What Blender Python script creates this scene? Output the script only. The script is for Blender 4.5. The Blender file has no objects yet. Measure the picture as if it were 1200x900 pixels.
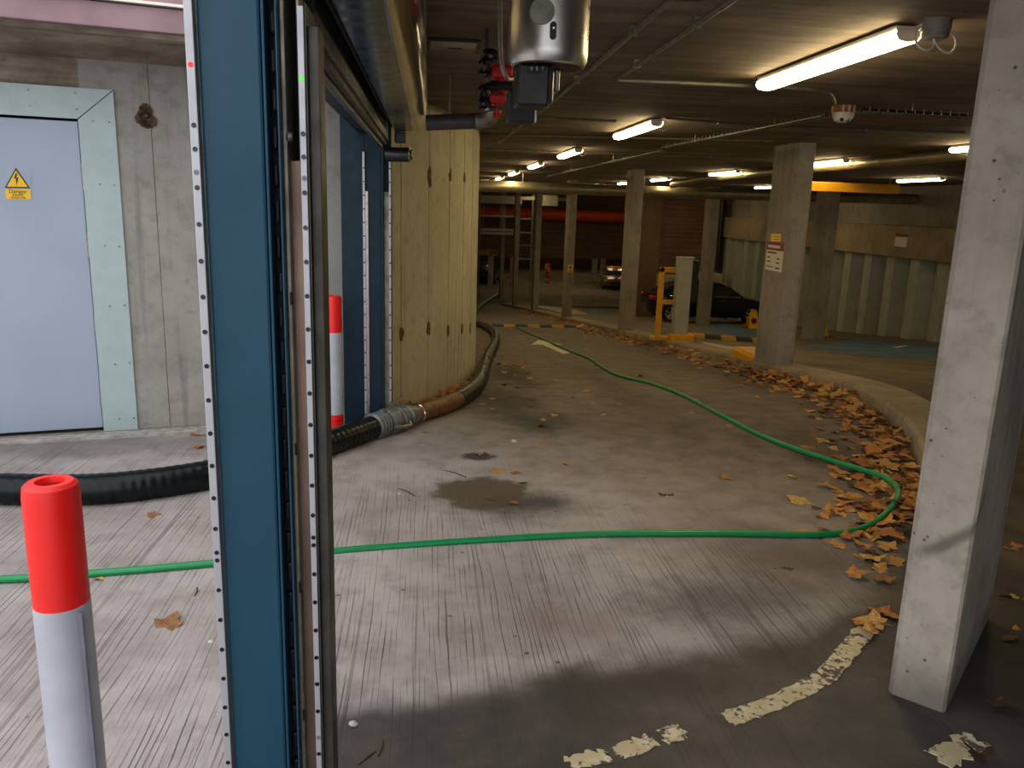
import bpy, bmesh, math, random
import numpy as np
from mathutils import Vector, Matrix
random.seed(7)
scn = bpy.context.scene
COL = scn.collection

# ------------------------------------------------------------------ camera
F, CX, CY, CAMH = 940.0, 600.0, 450.0, 1.6
def _d(px, py):
    v = np.array([(px-CX)/F, -(py-CY)/F, -1.0]); return v/np.linalg.norm(v)
_Y = _d(503, 238); _Z = -_d(470, 4700)          # lane direction and plumb line as seen in the photograph
_Z = _Z-_Y*np.dot(_Z, _Y); _Z /= np.linalg.norm(_Z); _X = np.cross(_Y, _Z)
ROT = np.array([_X, _Y, _Z]); CAMP = np.array([0, 0, CAMH])
cam = bpy.data.cameras.new('camera'); cam.sensor_width = 36; cam.lens = F/1200*36
cam.clip_start = .05; cam.clip_end = 300
camo = bpy.data.objects.new('camera', cam); COL.objects.link(camo)
M4 = Matrix.Identity(4)
for i in range(3):
    for j in range(3): M4[i][j] = ROT[i, j]
M4.translation = Vector((0, 0, CAMH)); camo.matrix_world = M4
scn.camera = camo

# ------------------------------------------------------------------ sky and exposure
w = bpy.data.worlds.new('overcast_sky'); scn.world = w; w.use_nodes = True
bg = w.node_tree.nodes['Background']
bg.inputs[0].default_value = (.94, .96, 1.0, 1); bg.inputs[1].default_value = 2.15
vs = scn.view_settings
vs.view_transform = 'Standard'; vs.look = 'None'; vs.gamma = 1.0; vs.use_curve_mapping = False
vs.exposure = 0.0
TUBE_COL = (1.0, .79, .42); TUBE_E = 30.0; CEIL = 2.40

# ------------------------------------------------------------------ pixel helpers (directions only; distances come from the ground / walls)
def ray(px, py): return ROT @ _d(px, py)
def P(y):                                   # lane profile: level, then 10 % down, then level again
    k = .7; t = (min(y, 46.)-6.0)/k
    return -0.1*k*math.log1p(math.exp(min(t, 60)))
def off_deck(x):                            # raised kerb edge, then a cross fall to the right
    return .13 if x < 5 else max(-.12, .13-.0625*(x-5))
def KH(y): t = min(1, max(0, (y-3.5)/1.2)); return .13*t*t*(3-2*t)
def G(x, y): return P(y)+off_deck(x)
def g(px, py, off=0., deck=False):
    r = ray(px, py); t = .5; st = .02
    while t < 140:
        p = CAMP+r*t
        if p[2] < P(p[1])+off+(off_deck(p[0]) if deck else 0): return Vector(p)
        t += st*(1+t*.02)
    return Vector(p)
def yp(px, py, y): r = ray(px, py); return Vector(CAMP+r*(y/r[1]))
def xp(px, py, x): r = ray(px, py); return Vector(CAMP+r*(x/r[0]))
def zp(px, py, z): r = ray(px, py); return Vector(CAMP+r*((z-CAMH)/r[2]))

# ------------------------------------------------------------------ materials
def s2l(c): return tuple(((v/255)/12.92 if v/255 <= .04045 else ((v/255+.055)/1.055)**2.4) for v in c)
def newmat(name):
    m = bpy.data.materials.new(name); m.use_nodes = True
    return m, m.node_tree, m.node_tree.nodes['Principled BSDF']
class NT:
    def __init__(s, nt): s.nt = nt
    def n(s, t, **kw):
        nd = s.nt.nodes.new(t)
        for k, v in kw.items(): setattr(nd, k, v)
        return nd
    def l(s, a, b): s.nt.links.new(a, b)
    def pos(s): return s.n('ShaderNodeNewGeometry').outputs['Position']
    def mapv(s, v, scale=(1,1,1), loc=(0,0,0), rot=(0,0,0)):
        m = s.n('ShaderNodeMapping'); s.l(v, m.inputs[0])
        m.inputs['Location'].default_value = loc; m.inputs['Rotation'].default_value = rot; m.inputs['Scale'].default_value = scale
        return m.outputs[0]
    def noise(s, v, scale, detail=4, rough=.55):
        m = s.n('ShaderNodeTexNoise'); s.l(v, m.inputs['Vector'])
        m.inputs['Scale'].default_value = scale; m.inputs['Detail'].default_value = detail; m.inputs['Roughness'].default_value = rough
        return m.outputs[0]
    def ramp(s, f, a, b, va=0., vb=1.):
        m = s.n('ShaderNodeMapRange', interpolation_type='SMOOTHSTEP'); s.l(f, m.inputs[0])
        m.inputs[1].default_value = a; m.inputs[2].default_value = b; m.inputs[3].default_value = va; m.inputs[4].default_value = vb
        return m.outputs[0]
    def math(s, op, a, b=None):
        m = s.n('ShaderNodeMath', operation=op)
        for i, v in enumerate((a, b)):
            if v is None: continue
            if isinstance(v, (int, float)): m.inputs[i].default_value = v
            else: s.l(v, m.inputs[i])
        return m.outputs[0]
    def mix(s, f, a, b):
        m = s.n('ShaderNodeMix', data_type='RGBA')
        if isinstance(f, (int, float)): m.inputs[0].default_value = f
        else: s.l(f, m.inputs[0])
        for i, v in ((6, a), (7, b)):
            if isinstance(v, tuple): m.inputs[i].default_value = (*v[:3], 1)
            else: s.l(v, m.inputs[i])
        return m.outputs[2]
    def bump(s, h, strength, dist, bsdf):
        m = s.n('ShaderNodeBump'); s.l(h, m.inputs['Height']); m.inputs['Strength'].default_value = strength; m.inputs['Distance'].default_value = dist
        s.l(m.outputs[0], bsdf.inputs['Normal'])

def mat_concrete(name, base, dark, rough=.85, scale=1., streak=.0, pits=True, bump=.35, blotch=.6, board=None):
    m, nt, b = newmat(name); N = NT(nt); p = N.pos()
    n1 = N.noise(p, 1.3*scale, 6, .6); n2 = N.noise(p, 9*scale, 5, .65)
    c = N.mix(N.math('MULTIPLY', N.ramp(n1, .38, .68), blotch), base, dark)
    c = N.mix(N.ramp(n2, .45, .75, 0, .45), c, tuple(v*.62 for v in dark))
    if streak:
        st = N.noise(N.mapv(p, (7, 7, .35)), 1.6, 4)
        c = N.mix(N.ramp(st, .52, .72, 0, streak), c, tuple(v*.5 for v in dark))
    if board:
        bd = N.noise(N.mapv(p, board), 1.0, 3)
        c = N.mix(N.ramp(bd, .40, .62, 0, .5), c, tuple(v*.6 for v in dark))
    h = n2
    if pits:
        v = N.n('ShaderNodeTexVoronoi'); N.l(p, v.inputs['Vector']); v.inputs['Scale'].default_value = 22*scale
        pm = N.ramp(v.outputs['Distance'], .05, .10, 1, 0)
        pm = N.math('MULTIPLY', pm, N.ramp(N.noise(p, 5*scale, 2), .52, .60))
        c = N.mix(N.math('MULTIPLY', pm, .75), c, tuple(v*.25 for v in dark))
        h = N.math('SUBTRACT', n2, pm)
    N.l(c, b.inputs['Base Color']); b.inputs['Roughness'].default_value = rough
    N.bump(h, bump, .01, b)
    return m
def mat_plain(name, col, rough=.5, metal=0., noise=.12, nscale=14., bump=0., spec=.5):
    m, nt, b = newmat(name); N = NT(nt); p = N.pos()
    n = N.noise(p, nscale, 4)
    N.l(N.mix(N.ramp(n, .35, .7), col, tuple(v*(1-noise*2) for v in col)), b.inputs['Base Color'])
    b.inputs['Metallic'].default_value = metal
    N.l(N.ramp(n, .3, .7, max(.03, rough-.06), min(1, rough+.08)), b.inputs['Roughness'])
    b.inputs['Specular IOR Level'].default_value = spec
    if bump: N.bump(n, bump, .01, b)
    return m
def mat_emit(name, col, e, base=(.8, .8, .8)):
    m, nt, b = newmat(name)
    b.inputs['Base Color'].default_value = (*base, 1); b.inputs['Emission Color'].default_value = (*col, 1); b.inputs['Emission Strength'].default_value = e
    return m

def mat_road():
    m, nt, b = newmat('brushed_concrete_lane'); N = NT(nt); p = N.pos()
    sx = N.n('ShaderNodeSeparateXYZ'); N.l(p, sx.inputs[0]); X, Y = sx.outputs[0], sx.outputs[1]
    big = N.noise(p, .9, 5, .6); med = N.noise(p, 5, 6, .65); fine = N.noise(p, 40, 3, .6)
    c = N.mix(N.ramp(big, .35, .7), s2l((180, 171, 167)), s2l((148, 138, 134)))
    c = N.mix(N.ramp(med, .42, .72, 0, .55), c, s2l((126, 116, 110)))
    inn = N.ramp(N.math('ADD', Y, N.math('MULTIPLY', X, .9)), 4.2, 7.6)        # darker, browner concrete down the ramp
    c = N.mix(N.math('MULTIPLY', inn, .88), c, N.mix(N.ramp(med, .35, .7), s2l((116, 101, 86)), s2l((80, 68, 56))))
    # broom grooves along the lane
    wob = N.noise(N.mapv(p, (4, .5, 1)), 1., 3)
    ph = N.math('ADD', N.math('MULTIPLY', X, 46.), N.math('ADD', N.math('MULTIPLY', wob, 4.5), N.math('MULTIPLY', Y, .5)))
    tri = N.math('ABSOLUTE', N.math('SUBTRACT', N.math('FRACT', ph), .5))
    brk = N.noise(N.mapv(p, (40, 1.6, 1)), 1., 4, .65)
    gm = N.math('MULTIPLY', N.ramp(tri, .0, .17, 1, 0), N.ramp(brk, .42, .62))
    hair = N.ramp(N.noise(N.mapv(p, (170, 2.2, 1)), 1., 3, .7), .55, .72)
    deep = N.ramp(N.noise(N.mapv(p, (24, .22, 1)), 1., 1), .655, .675)
    gm = N.math('MAXIMUM', N.math('MAXIMUM', gm, N.math('MULTIPLY', hair, .38)), N.math('MULTIPLY', deep, .55))
    fade = N.math('MULTIPLY', N.ramp(N.math('ADD', Y, N.math('MULTIPLY', X, .55)), 3.3, 5.6, 1., .10), N.ramp(N.noise(p, 1.7, 3), .30, .58, .35, 1))
    gm = N.math('MULTIPLY', gm, fade)
    c = N.mix(N.math('MULTIPLY', gm, .78), c, s2l((62, 56, 52)))
    # oily dirt spread across the threshold (its own ragged edge)
    edge = N.math('SUBTRACT', Y, N.math('ADD', N.math('MULTIPLY', X, .22), 2.37))
    edge = N.math('SUBTRACT', edge, N.math('MULTIPLY', N.math('MULTIPLY', N.ramp(X, .9, 2.6), N.ramp(X, .9, 2.6)), .55))
    edge = N.math('ADD', edge, N.math('MULTIPLY', N.math('SUBTRACT', N.noise(p, 2.6, 5, .6), .5), .40))
    wet = N.math('MULTIPLY', N.ramp(edge, -.10, .13, 1, 0), N.ramp(X, -.62, -.46))
    wetc = N.mix(N.ramp(N.noise(p, 3.2, 6, .65), .36, .70), s2l((32, 30, 30)), s2l((76, 67, 62)))
    c = N.mix(N.math('MULTIPLY', wet, .93), c, wetc)
    def spot(cx, cy, rx, ry, col, amt, rag=.9, soft=.5, sc=3.):
        v = N.mapv(p, (1/rx, 1/ry, 0), (-cx/rx, -cy/ry, 0))
        ln = N.n('ShaderNodeVectorMath', operation='LENGTH'); N.l(v, ln.inputs[0])
        d = N.math('ADD', ln.outputs['Value'], N.math('MULTIPLY', N.math('SUBTRACT', N.noise(p, sc, 5, .65), .5), rag*2))
        return N.ramp(d, 1-soft, 1+soft*.3, amt, 0)
    for cx, cy, rx, ry, col, amt, rag, soft, sc in [
        (*g(612, 590)[:2], .42, .26, (40, 34, 30), .85, .6, .9, 4),
        (*g(566, 578)[:2], .30, .28, (84, 70, 52), .95, .5, .25, 6),
        (*g(560, 535)[:2], .13, .10, (38, 30, 26), .9, .8, .4, 8),
        (*g(632, 495)[:2], .35, .45, (48, 41, 35), .8, .9, .8, 4),
        (*g(600, 440)[:2], .30, 1.5, (42, 35, 29), .8, .9, .8, 4),
        (*g(590, 470)[:2], .40, .9, (50, 42, 35), .7, .9, .8, 4),
        (*g(660, 735)[:2], .45, .25, (120, 96, 80), .45, .8, .9, 4),
        (*g(940, 660)[:2], .45, .5, (70, 58, 50), .6, .9, .9, 3),
        (*g(850, 700)[:2], .5, .25, (66, 56, 52), .6, .9, .9, 4),
        (2.9, 4.6, .5, 1.5, (66, 52, 42), .6, .8, .8, 3),
        (3.7, 9.5, .5, 5.5, (74, 60, 46), .5, .7, .8, 2),
        (1.9, 8.0, .35, 3.0, (62, 53, 43), .5, .8, .9, 2),
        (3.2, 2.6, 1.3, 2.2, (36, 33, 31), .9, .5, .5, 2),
        (-2.4, 5.3, 1.5, .35, (86, 80, 74), .5, .7, .8, 3),
        (*g(780, 800)[:2], .35, .12, (44, 38, 36), .6, .8, .8, 5)]:
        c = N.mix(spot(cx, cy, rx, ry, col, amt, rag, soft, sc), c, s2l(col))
    vo = N.n('ShaderNodeTexVoronoi'); N.l(p, vo.inputs['Vector']); vo.inputs['Scale'].default_value = 9
    sp = N.math('MULTIPLY', N.ramp(vo.outputs['Distance'], .05, .11, 1, 0), N.ramp(N.noise(p, 2.2, 2), .5, .58))
    c = N.mix(N.math('MULTIPLY', sp, .75), c, s2l((46, 38, 33)))
    N.l(c, b.inputs['Base Color'])
    N.l(N.ramp(N.math('ADD', wet, N.math('MULTIPLY', med, .3)), 0, 1.1, .80, .55), b.inputs['Roughness'])
    h = N.math('SUBTRACT', N.math('MULTIPLY', fine, .35), N.math('MULTIPLY', gm, N.ramp(wet, 0, 1, 1., .15)))
    N.bump(h, .55, .008, b)
    return m

CON = mat_concrete('weathered_concrete', s2l((150, 141, 128)), s2l((112, 102, 90)), streak=.35)
CONWALL = mat_concrete('pale_board_concrete', s2l((196, 188, 158)), s2l((166, 156, 126)), streak=.35, blotch=.5)
CONDOOR = mat_concrete('grey_outdoor_concrete', s2l((160, 157, 150)), s2l((130, 126, 119)), streak=.5, scale=1.2)
CONNEAR = mat_concrete('smooth_grey_concrete', s2l((174, 164, 150)), s2l((134, 124, 110)), scale=1.6, streak=.35, bump=.2)
def pier_wear(m):
    nt = m.node_tree; N = NT(nt); b = nt.nodes['Principled BSDF']; src = b.inputs['Base Color'].links[0].from_socket; p = N.pos()
    sx = N.n('ShaderNodeSeparateXYZ'); N.l(p, sx.inputs[0]); Z = sx.outputs[2]; n = N.noise(p, 7, 5, .65)
    foot = N.ramp(N.math('ADD', Z, N.math('MULTIPLY', n, .22)), .12, .30, .75, 0)
    c = N.mix(foot, src, s2l((92, 84, 78)))
    v = N.n('ShaderNodeTexVoronoi'); N.l(p, v.inputs['Vector']); v.inputs['Scale'].default_value = 26
    hole = N.math('MULTIPLY', N.ramp(v.outputs['Distance'], .10, .17, 1, 0), N.ramp(N.noise(p, 6, 2), .56, .60))
    c = N.mix(N.math('MULTIPLY', hole, .85), c, s2l((48, 44, 42)))
    sm = N.noise(N.mapv(p, (3, 3, 1.2)), 1.3, 5, .6)
    c = N.mix(N.ramp(sm, .52, .72, 0, .5), c, s2l((118, 106, 98)))
    d = N.math('ABSOLUTE', N.math('SUBTRACT', Z, N.math('ADD', N.math('MULTIPLY', sx.outputs[0], 1.35), -1.66)))   # diagonal scrape
    scr = N.math('MULTIPLY', N.ramp(N.math('ADD', d, N.math('MULTIPLY', n, .05)), .03, .07, .7, 0), N.math('MULTIPLY', N.ramp(Z, .50, .56), N.ramp(Z, .70, .80, 1, 0)))
    c = N.mix(scr, c, s2l((74, 66, 62)))
    N.l(c, b.inputs['Base Color'])
pier_wear(CONNEAR)
CONROUGH = mat_concrete('rough_cast_concrete', s2l((172, 158, 140)), s2l((112, 98, 82)), bump=.9, blotch=.9, board=(2, 2, 18))
CEILM = mat_concrete('stained_soffit_concrete', s2l((134, 116, 98)), s2l((88, 74, 60)), scale=.8, bump=.5, blotch=.8, board=(1.0, 9, 1))
KERBM = mat_concrete('kerb_concrete', s2l((158, 140, 112)), s2l((112, 96, 76)), bump=.5, streak=.2)
DECKM = mat_concrete('deck_concrete', s2l((126, 110, 86)), s2l((88, 75, 57)), bump=.25, blotch=.9, pits=False)
def darken_near(m):                                # darker brown towards the near end, with a ragged edge
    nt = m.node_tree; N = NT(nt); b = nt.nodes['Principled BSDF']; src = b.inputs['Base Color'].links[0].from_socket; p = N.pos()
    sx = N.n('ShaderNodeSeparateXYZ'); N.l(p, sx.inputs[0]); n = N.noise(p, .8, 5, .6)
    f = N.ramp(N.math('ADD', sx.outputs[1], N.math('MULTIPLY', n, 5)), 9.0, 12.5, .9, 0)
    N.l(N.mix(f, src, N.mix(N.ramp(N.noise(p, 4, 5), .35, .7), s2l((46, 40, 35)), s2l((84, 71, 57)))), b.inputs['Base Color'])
darken_near(DECKM)
BRICKM = mat_concrete('brown_render', s2l((120, 92, 72)), s2l((90, 68, 52)), bump=.3, pits=False, board=(.3, .3, 14))
PILEM = mat_plain('pale_painted_steel', s2l((164, 166, 150)), .55, noise=.08, nscale=3)
ROADM = mat_road()
TEAL = mat_plain('teal_painted_steel', s2l((32, 72, 92)), .45, noise=.05, nscale=6, spec=.25)
TEAL_SHADED = mat_plain('shaded_teal_painted_steel', s2l((20, 42, 56)), .5, noise=.05, spec=.25)  # same teal paint as the near post, with shade put into the colour
GALV = mat_plain('galvanised_steel', s2l((176, 172, 164)), .38, 1., noise=.1, nscale=30)
GALVX = mat_plain('dark_weathered_steel', s2l((74, 70, 64)), .55, .4, noise=.15, nscale=12)
GALVD = mat_plain('dull_galvanised_steel', s2l((150, 146, 134)), .5, .8, noise=.14, nscale=18)
ALU = mat_plain('anodised_aluminium', s2l((180, 180, 184)), .42, .35, noise=.03)
STEEL = mat_plain('polished_stainless_steel', s2l((190, 186, 178)), .15, 1., noise=.03, nscale=3)
TEALG = mat_plain('glossy_dark_teal_panel', s2l((22, 48, 66)), .16, noise=.03)
STEELB = mat_plain('brushed_stainless_steel', s2l((214, 210, 202)), .30, 1., noise=.03, nscale=6)
BLACK = mat_plain('black_plastic', (.012, .012, .014), .4, noise=.1)
DARKM = mat_plain('dark_void_paint', (.006, .006, .007), .8, noise=.1)
RUBBER = mat_plain('black_ribbed_rubber', s2l((16, 22, 25)), .32, noise=.25, nscale=9, spec=.22)
RUST = mat_plain('rusty_brown_rubber', s2l((120, 78, 34)), .5, noise=.22, nscale=11)
GREEN = mat_plain('green_hose_rubber', s2l((8, 136, 74)), .35, noise=.06)
BLUEH = mat_plain('blue_layflat_hose', s2l((46, 78, 112)), .5)
RED = mat_plain('red_plastic', s2l((236, 30, 24)), .4, noise=.03)
REDM = mat_plain('red_painted_metal', s2l((196, 20, 22)), .4, noise=.1)
WHITEB = mat_plain('white_reflective_sleeve', s2l((182, 184, 194)), .35, noise=.08, nscale=7)
WHITEP = mat_plain('white_door_paint', s2l((158, 170, 188)), .4, noise=.03, nscale=2)
FRAMEP = mat_plain('pale_green_frame_paint', s2l((170, 188, 188)), .4, noise=.03)
PINK = mat_plain('mauve_fascia_paint', s2l((148, 118, 124)), .6, noise=.1, nscale=4)
YEL = mat_plain('yellow_paint', s2l((228, 160, 20)), .45, noise=.08)
YELS = mat_plain('yellow_sign', s2l((244, 190, 10)), .45, noise=.02)
YELR = mat_plain('dirty_yellow_rubber', s2l((190, 140, 40)), .6, noise=.15)
BLKR = mat_plain('black_rubber_block', s2l((44, 40, 36)), .65)
LINEM = mat_plain('worn_white_line_paint', s2l((226, 214, 184)), .7, noise=.2, nscale=25)
BLUEP = mat_plain('blue_bay_paint', s2l((82, 112, 134)), .7, noise=.2, nscale=3)
CREAMP = mat_plain('cream_floor_paint', s2l((188, 170, 120)), .7, noise=.18, nscale=3)
GREYM = mat_plain('grey_cabinet_paint', s2l((166, 160, 142)), .5, noise=.05)
PIPEG = mat_plain('dark_grey_plastic_pipe', s2l((66, 66, 72)), .4)
ORANGE = mat_plain('orange_painted_pipe', s2l((236, 82, 24)), .45)
WHITEPL = mat_plain('white_plastic', s2l((226, 222, 208)), .4, noise=.03)
COPPER = mat_plain('copper_tinted_steel', s2l((150, 124, 108)), .45, .6, noise=.1, nscale=4)
REDSIGN = mat_plain('dark_red_sign', s2l((132, 44, 34)), .5, noise=.02)
WHITES = mat_plain('white_sign', s2l((226, 214, 196)), .5, noise=.02)
INK = mat_plain('black_ink', (.02, .02, .02), .6, noise=.02)
TUBE = mat_emit('lit_tube_diffuser', TUBE_COL, TUBE_E)
LEDR = mat_emit('red_led', (1, .01, .01), 1.2, (.3, .02, .02))
LEDG = mat_emit('green_led', (.12, 1, .03), .8, (.02, .2, .02))
LENS = mat_plain('dark_lens', (.004, .004, .012), .2, noise=.02)
LENSG = mat_plain('grey_lens', s2l((120, 118, 130)), .4)
CARBLK = mat_plain('black_car_paint', (.012, .014, .018), .10, noise=.02)
CARBLU = mat_plain('dark_blue_car_paint', (.012, .02, .035), .15, noise=.02)
CARYEL = mat_plain('yellow_car_paint', s2l((120, 80, 8)), .25, noise=.02)
GLASSD = mat_plain('tinted_car_glass', (.035, .04, .045), .05, noise=.02)
TYRE = mat_plain('tyre_rubber', (.012, .012, .012), .7)
ALLOY = mat_plain('alloy_wheel', s2l((200, 200, 200)), .3, .7)
CHROME = mat_plain('chrome_trim', s2l((220, 220, 220)), .12, 1., noise=.01)
HEADL = mat_plain('headlamp_glass', s2l((210, 215, 220)), .1, .3)
HIVIS = mat_plain('orange_high_visibility_cloth', s2l((255, 112, 24)), .8, noise=.08)
HIVIST = mat_plain('orange_red_trouser_cloth', s2l((214, 58, 12)), .8, noise=.1)
SKIN = mat_plain('skin', s2l((150, 104, 80)), .6)
HAIR = mat_plain('dark_hair', (.015, .012, .01), .7)
BOOT = mat_plain('boot_leather', (.015, .013, .012), .6)
STRIPE = mat_plain('silver_reflective_tape', s2l((210, 210, 200)), .35)
TAPE = mat_plain('galvanised_duct', s2l((170, 160, 128)), .42, .75, noise=.12, nscale=5)

# ------------------------------------------------------------------ mesh helpers
class MB:
    def __init__(s): s.v = []; s.f = []; s.sm = []; s.mi = []
    def add(s, vs_, fs, smooth=False, mi=0):
        o = len(s.v); s.v += [tuple(v) for v in vs_]
        for f in fs: s.f.append(tuple(i+o for i in f)); s.sm.append(smooth); s.mi.append(mi)
        return s
    def box(s, x0, x1, y0, y1, z0, z1, bevel=0., M=None, mi=0):
        bm = bmesh.new(); bmesh.ops.create_cube(bm, size=1)
        for v in bm.verts:
            v.co = Vector(((x0+x1)/2+v.co.x*(x1-x0), (y0+y1)/2+v.co.y*(y1-y0), (z0+z1)/2+v.co.z*(z1-z0)))
        if bevel: bmesh.ops.bevel(bm, geom=bm.edges[:], offset=min(bevel, .45*min(abs(x1-x0), abs(y1-y0), abs(z1-z0))), segments=2, affect='EDGES', profile=.5)
        bm.verts.index_update()
        s.add([(M @ v.co) if M else v.co.copy() for v in bm.verts], [[v.index for v in f.verts] for f in bm.faces], False, mi); bm.free(); return s
    def prism(s, poly, a, b, axis='z', smooth=False, M=None, cap=True):       # polygon swept a..b along an axis
        def pt(p, h):
            q = {'z': (p[0], p[1], h), 'y': (p[0], h, p[1]), 'x': (h, p[0], p[1])}[axis]
            return M @ Vector(q) if M else Vector(q)
        n = len(poly); vv = [pt(p, a) for p in poly]+[pt(p, b) for p in poly]
        ff = [(i, (i+1) % n, n+(i+1) % n, n+i) for i in range(n)]
        if cap: ff += [tuple(range(n))[::-1], tuple(range(n, 2*n))]
        return s.add(vv, ff, smooth)
    def tube(s, pts, r, sides=10, closed_ends=True, rr=None, mi=0):
        pts = [Vector(p) for p in pts]; n = len(pts); vv = []; ff = []
        up = None
        for i, p in enumerate(pts):
            t = (pts[min(i+1, n-1)]-pts[max(i-1, 0)]).normalized()
            if up is None: up = t.orthogonal().normalized()
            up = (up-t*up.dot(t)); up = up.normalized() if up.length > 1e-6 else t.orthogonal().normalized()
            sd = t.cross(up); R = rr[i] if rr else r
            for k in range(sides):
                a = 2*math.pi*k/sides; vv.append(p+up*math.cos(a)*R+sd*math.sin(a)*R)
        for i in range(n-1):
            for k in range(sides):
                k2 = (k+1) % sides; ff.append((i*sides+k, i*sides+k2, (i+1)*sides+k2, (i+1)*sides+k))
        s.add(vv, ff, True, mi)
        if closed_ends: s.add(vv[:sides], [tuple(range(sides))[::-1]], False, mi); s.add(vv[-sides:], [tuple(range(sides))], False, mi)
        return s
    def lathe(s, prof, c, axis=(0, 0, 1), sides=20, mi=0):                     # prof: (radius, height) list
        ax = Vector(axis).normalized(); u = ax.orthogonal().normalized(); v = ax.cross(u); c = Vector(c); vv = []; ff = []
        for r, h in prof:
            for k in range(sides):
                a = 2*math.pi*k/sides; vv.append(c+ax*h+(u*math.cos(a)+v*math.sin(a))*max(r, 1e-4))
        for i in range(len(prof)-1):
            for k in range(sides):
                k2 = (k+1) % sides; ff.append((i*sides+k, i*sides+k2, (i+1)*sides+k2, (i+1)*sides+k))
        return s.add(vv, ff, True, mi)
    def disc(s, c, n, r, t=.004, sides=14):
        n = Vector(n).normalized(); return s.lathe([(0, 0), (r, 0), (r, t), (0, t)], c, n, sides)
    def build(s, name, mat, parent=None, base=None):
        me = bpy.data.meshes.new(name); o = bpy.data.objects.new(name, me); COL.objects.link(o)
        org = Vector((0, 0, 0))
        if parent is not None:
            o.parent = parent; q = parent
            while q is not None: org += q.location; q = q.parent
        else:
            if base is None:
                a = np.array(s.v); base = ((a[:, 0].min()+a[:, 0].max())/2, (a[:, 1].min()+a[:, 1].max())/2, a[:, 2].min())
            org = Vector(base); o.location = org
        me.from_pydata([(v[0]-org.x, v[1]-org.y, v[2]-org.z) for v in s.v], [], s.f)
        for i, p in enumerate(me.polygons): p.use_smooth = s.sm[i]; p.material_index = s.mi[i]
        bm = bmesh.new(); bm.from_mesh(me); bmesh.ops.remove_doubles(bm, verts=bm.verts, dist=1e-5); bmesh.ops.recalc_face_normals(bm, faces=bm.faces); bm.to_mesh(me); bm.free()
        if any(s.sm): me.set_sharp_from_angle(angle=math.radians(38))
        for mm in (mat if isinstance(mat, (list, tuple)) else [mat]): me.materials.append(mm)
        return o
def tag(o, label=None, cat=None, group=None, kind=None):
    if label: o['label'] = label
    if cat: o['category'] = cat
    if group: o['group'] = group
    if kind: o['kind'] = kind
    return o
def thing(name, loc, label=None, cat=None, group=None, kind=None):
    o = bpy.data.objects.new(name, None); COL.objects.link(o); o.location = loc; o.empty_display_size = .2
    return tag(o, label, cat, group, kind)
def link_copy(src, parent=None, loc=None, rot=None, scale=None):
    o = src.copy(); COL.objects.link(o)
    if parent is not None: o.parent = parent
    if loc is not None: o.location = loc
    if rot is not None: o.rotation_euler = rot
    if scale is not None: o.scale = scale
    return o
def copy_tree(src, parent=None):
    o = src.copy(); COL.objects.link(o); o.parent = parent
    for ch in list(src.children): copy_tree(ch, o)
    return o
def smooth_path(pts, step=.05):
    pts = [Vector(p) for p in pts]; out = []
    for i in range(len(pts)-1):
        p0, p1, p2, p3 = pts[max(i-1, 0)], pts[i], pts[i+1], pts[min(i+2, len(pts)-1)]
        n = max(2, int((p2-p1).length/step))
        for k in range(n):
            t = k/n; out.append(.5*((2*p1)+(p2-p0)*t+(2*p0-5*p1+4*p2-p3)*t*t+(3*p1-p0-3*p2+p3)*t**3))
    out.append(pts[-1]); return out
def text_mesh(body, size, parent, name, mat, M):
    cu = bpy.data.curves.new(name, 'FONT'); cu.body = body; cu.size = size; cu.align_x = 'CENTER'; cu.extrude = .0006
    t = bpy.data.objects.new(name, cu); me = bpy.data.meshes.new_from_object(t); bpy.data.objects.remove(t); bpy.data.curves.remove(cu)
    me.transform(M); o = bpy.data.objects.new(name, me); COL.objects.link(o); o.parent = parent; me.materials.clear(); me.materials.append(mat); return o

# ================================================================== STRUCTURE
def grid_floor(name, xs, ys, zf, mat, thick=.3):
    mb = MB(); nx, ny = len(xs), len(ys)
    mb.add([(x, y, zf(x, y)) for y in ys for x in xs], [(j*nx+i, j*nx+i+1, (j+1)*nx+i+1, (j+1)*nx+i) for j in range(ny-1) for i in range(nx-1)], True)
    o = mb.build(name, mat, base=(0, 0, 0)); tag(o, kind='structure'); return o
KX = 4.13
ysA = list(np.arange(-14, 2, 2.))+list(np.arange(2, 12, .25))+list(np.arange(12, 50, .8))+[50, 56, 64, 76]
# the lane (also the open forecourt at the left and behind)
grid_floor('floor', [-14, -8, -5, -3.5, -2, -1, 0, 1, 2, 3, 3.6, KX+.2, 5], ysA, lambda x, y: P(y), ROADM)
# raised parking deck behind the kerb
def kerb_x(y):                                # kerb face: straight, then curving in towards the entrance pier
    if y >= 7.4: return KX
    pts = [(2.80, 4.0), (3.05, 4.4), (3.28, 4.86), (3.57, 5.45), (3.87, 6.32), (4.07, 7.0), (KX, 7.4)]
    if y <= pts[0][1]: return pts[0][0]-(pts[0][1]-y)*.75
    for (xa, ya), (xb, yb) in zip(pts, pts[1:]):
        if ya <= y <= yb: return xa+(xb-xa)*(y-ya)/(yb-ya)
KW = .42
deck = MB(); ysD = [v for v in ysA if v >= 2.9 and v <= 50]; ysD = [2.9]+ysD if ysD[0] > 2.9 else ysD
fr = [0, .12, .3, .5, .7, 1.]
for j, y in enumerate(ysD):
    x0 = kerb_x(y)+KW*.9
    for t in fr:
        x = x0+(12.9-x0)*t; deck.v.append((x, y, P(y)+max(.0008, KH(y)-.015)+(0 if x < 5 else max(-.235, -.0625*(x-5))*min(1, max(0, (y-3)/3)))))
nf = len(fr)
for j in range(len(ysD)-1):
    for i in range(nf-1): deck.f.append((j*nf+i, j*nf+i+1, (j+1)*nf+i+1, (j+1)*nf+i)); deck.sm.append(True); deck.mi.append(0)
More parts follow.
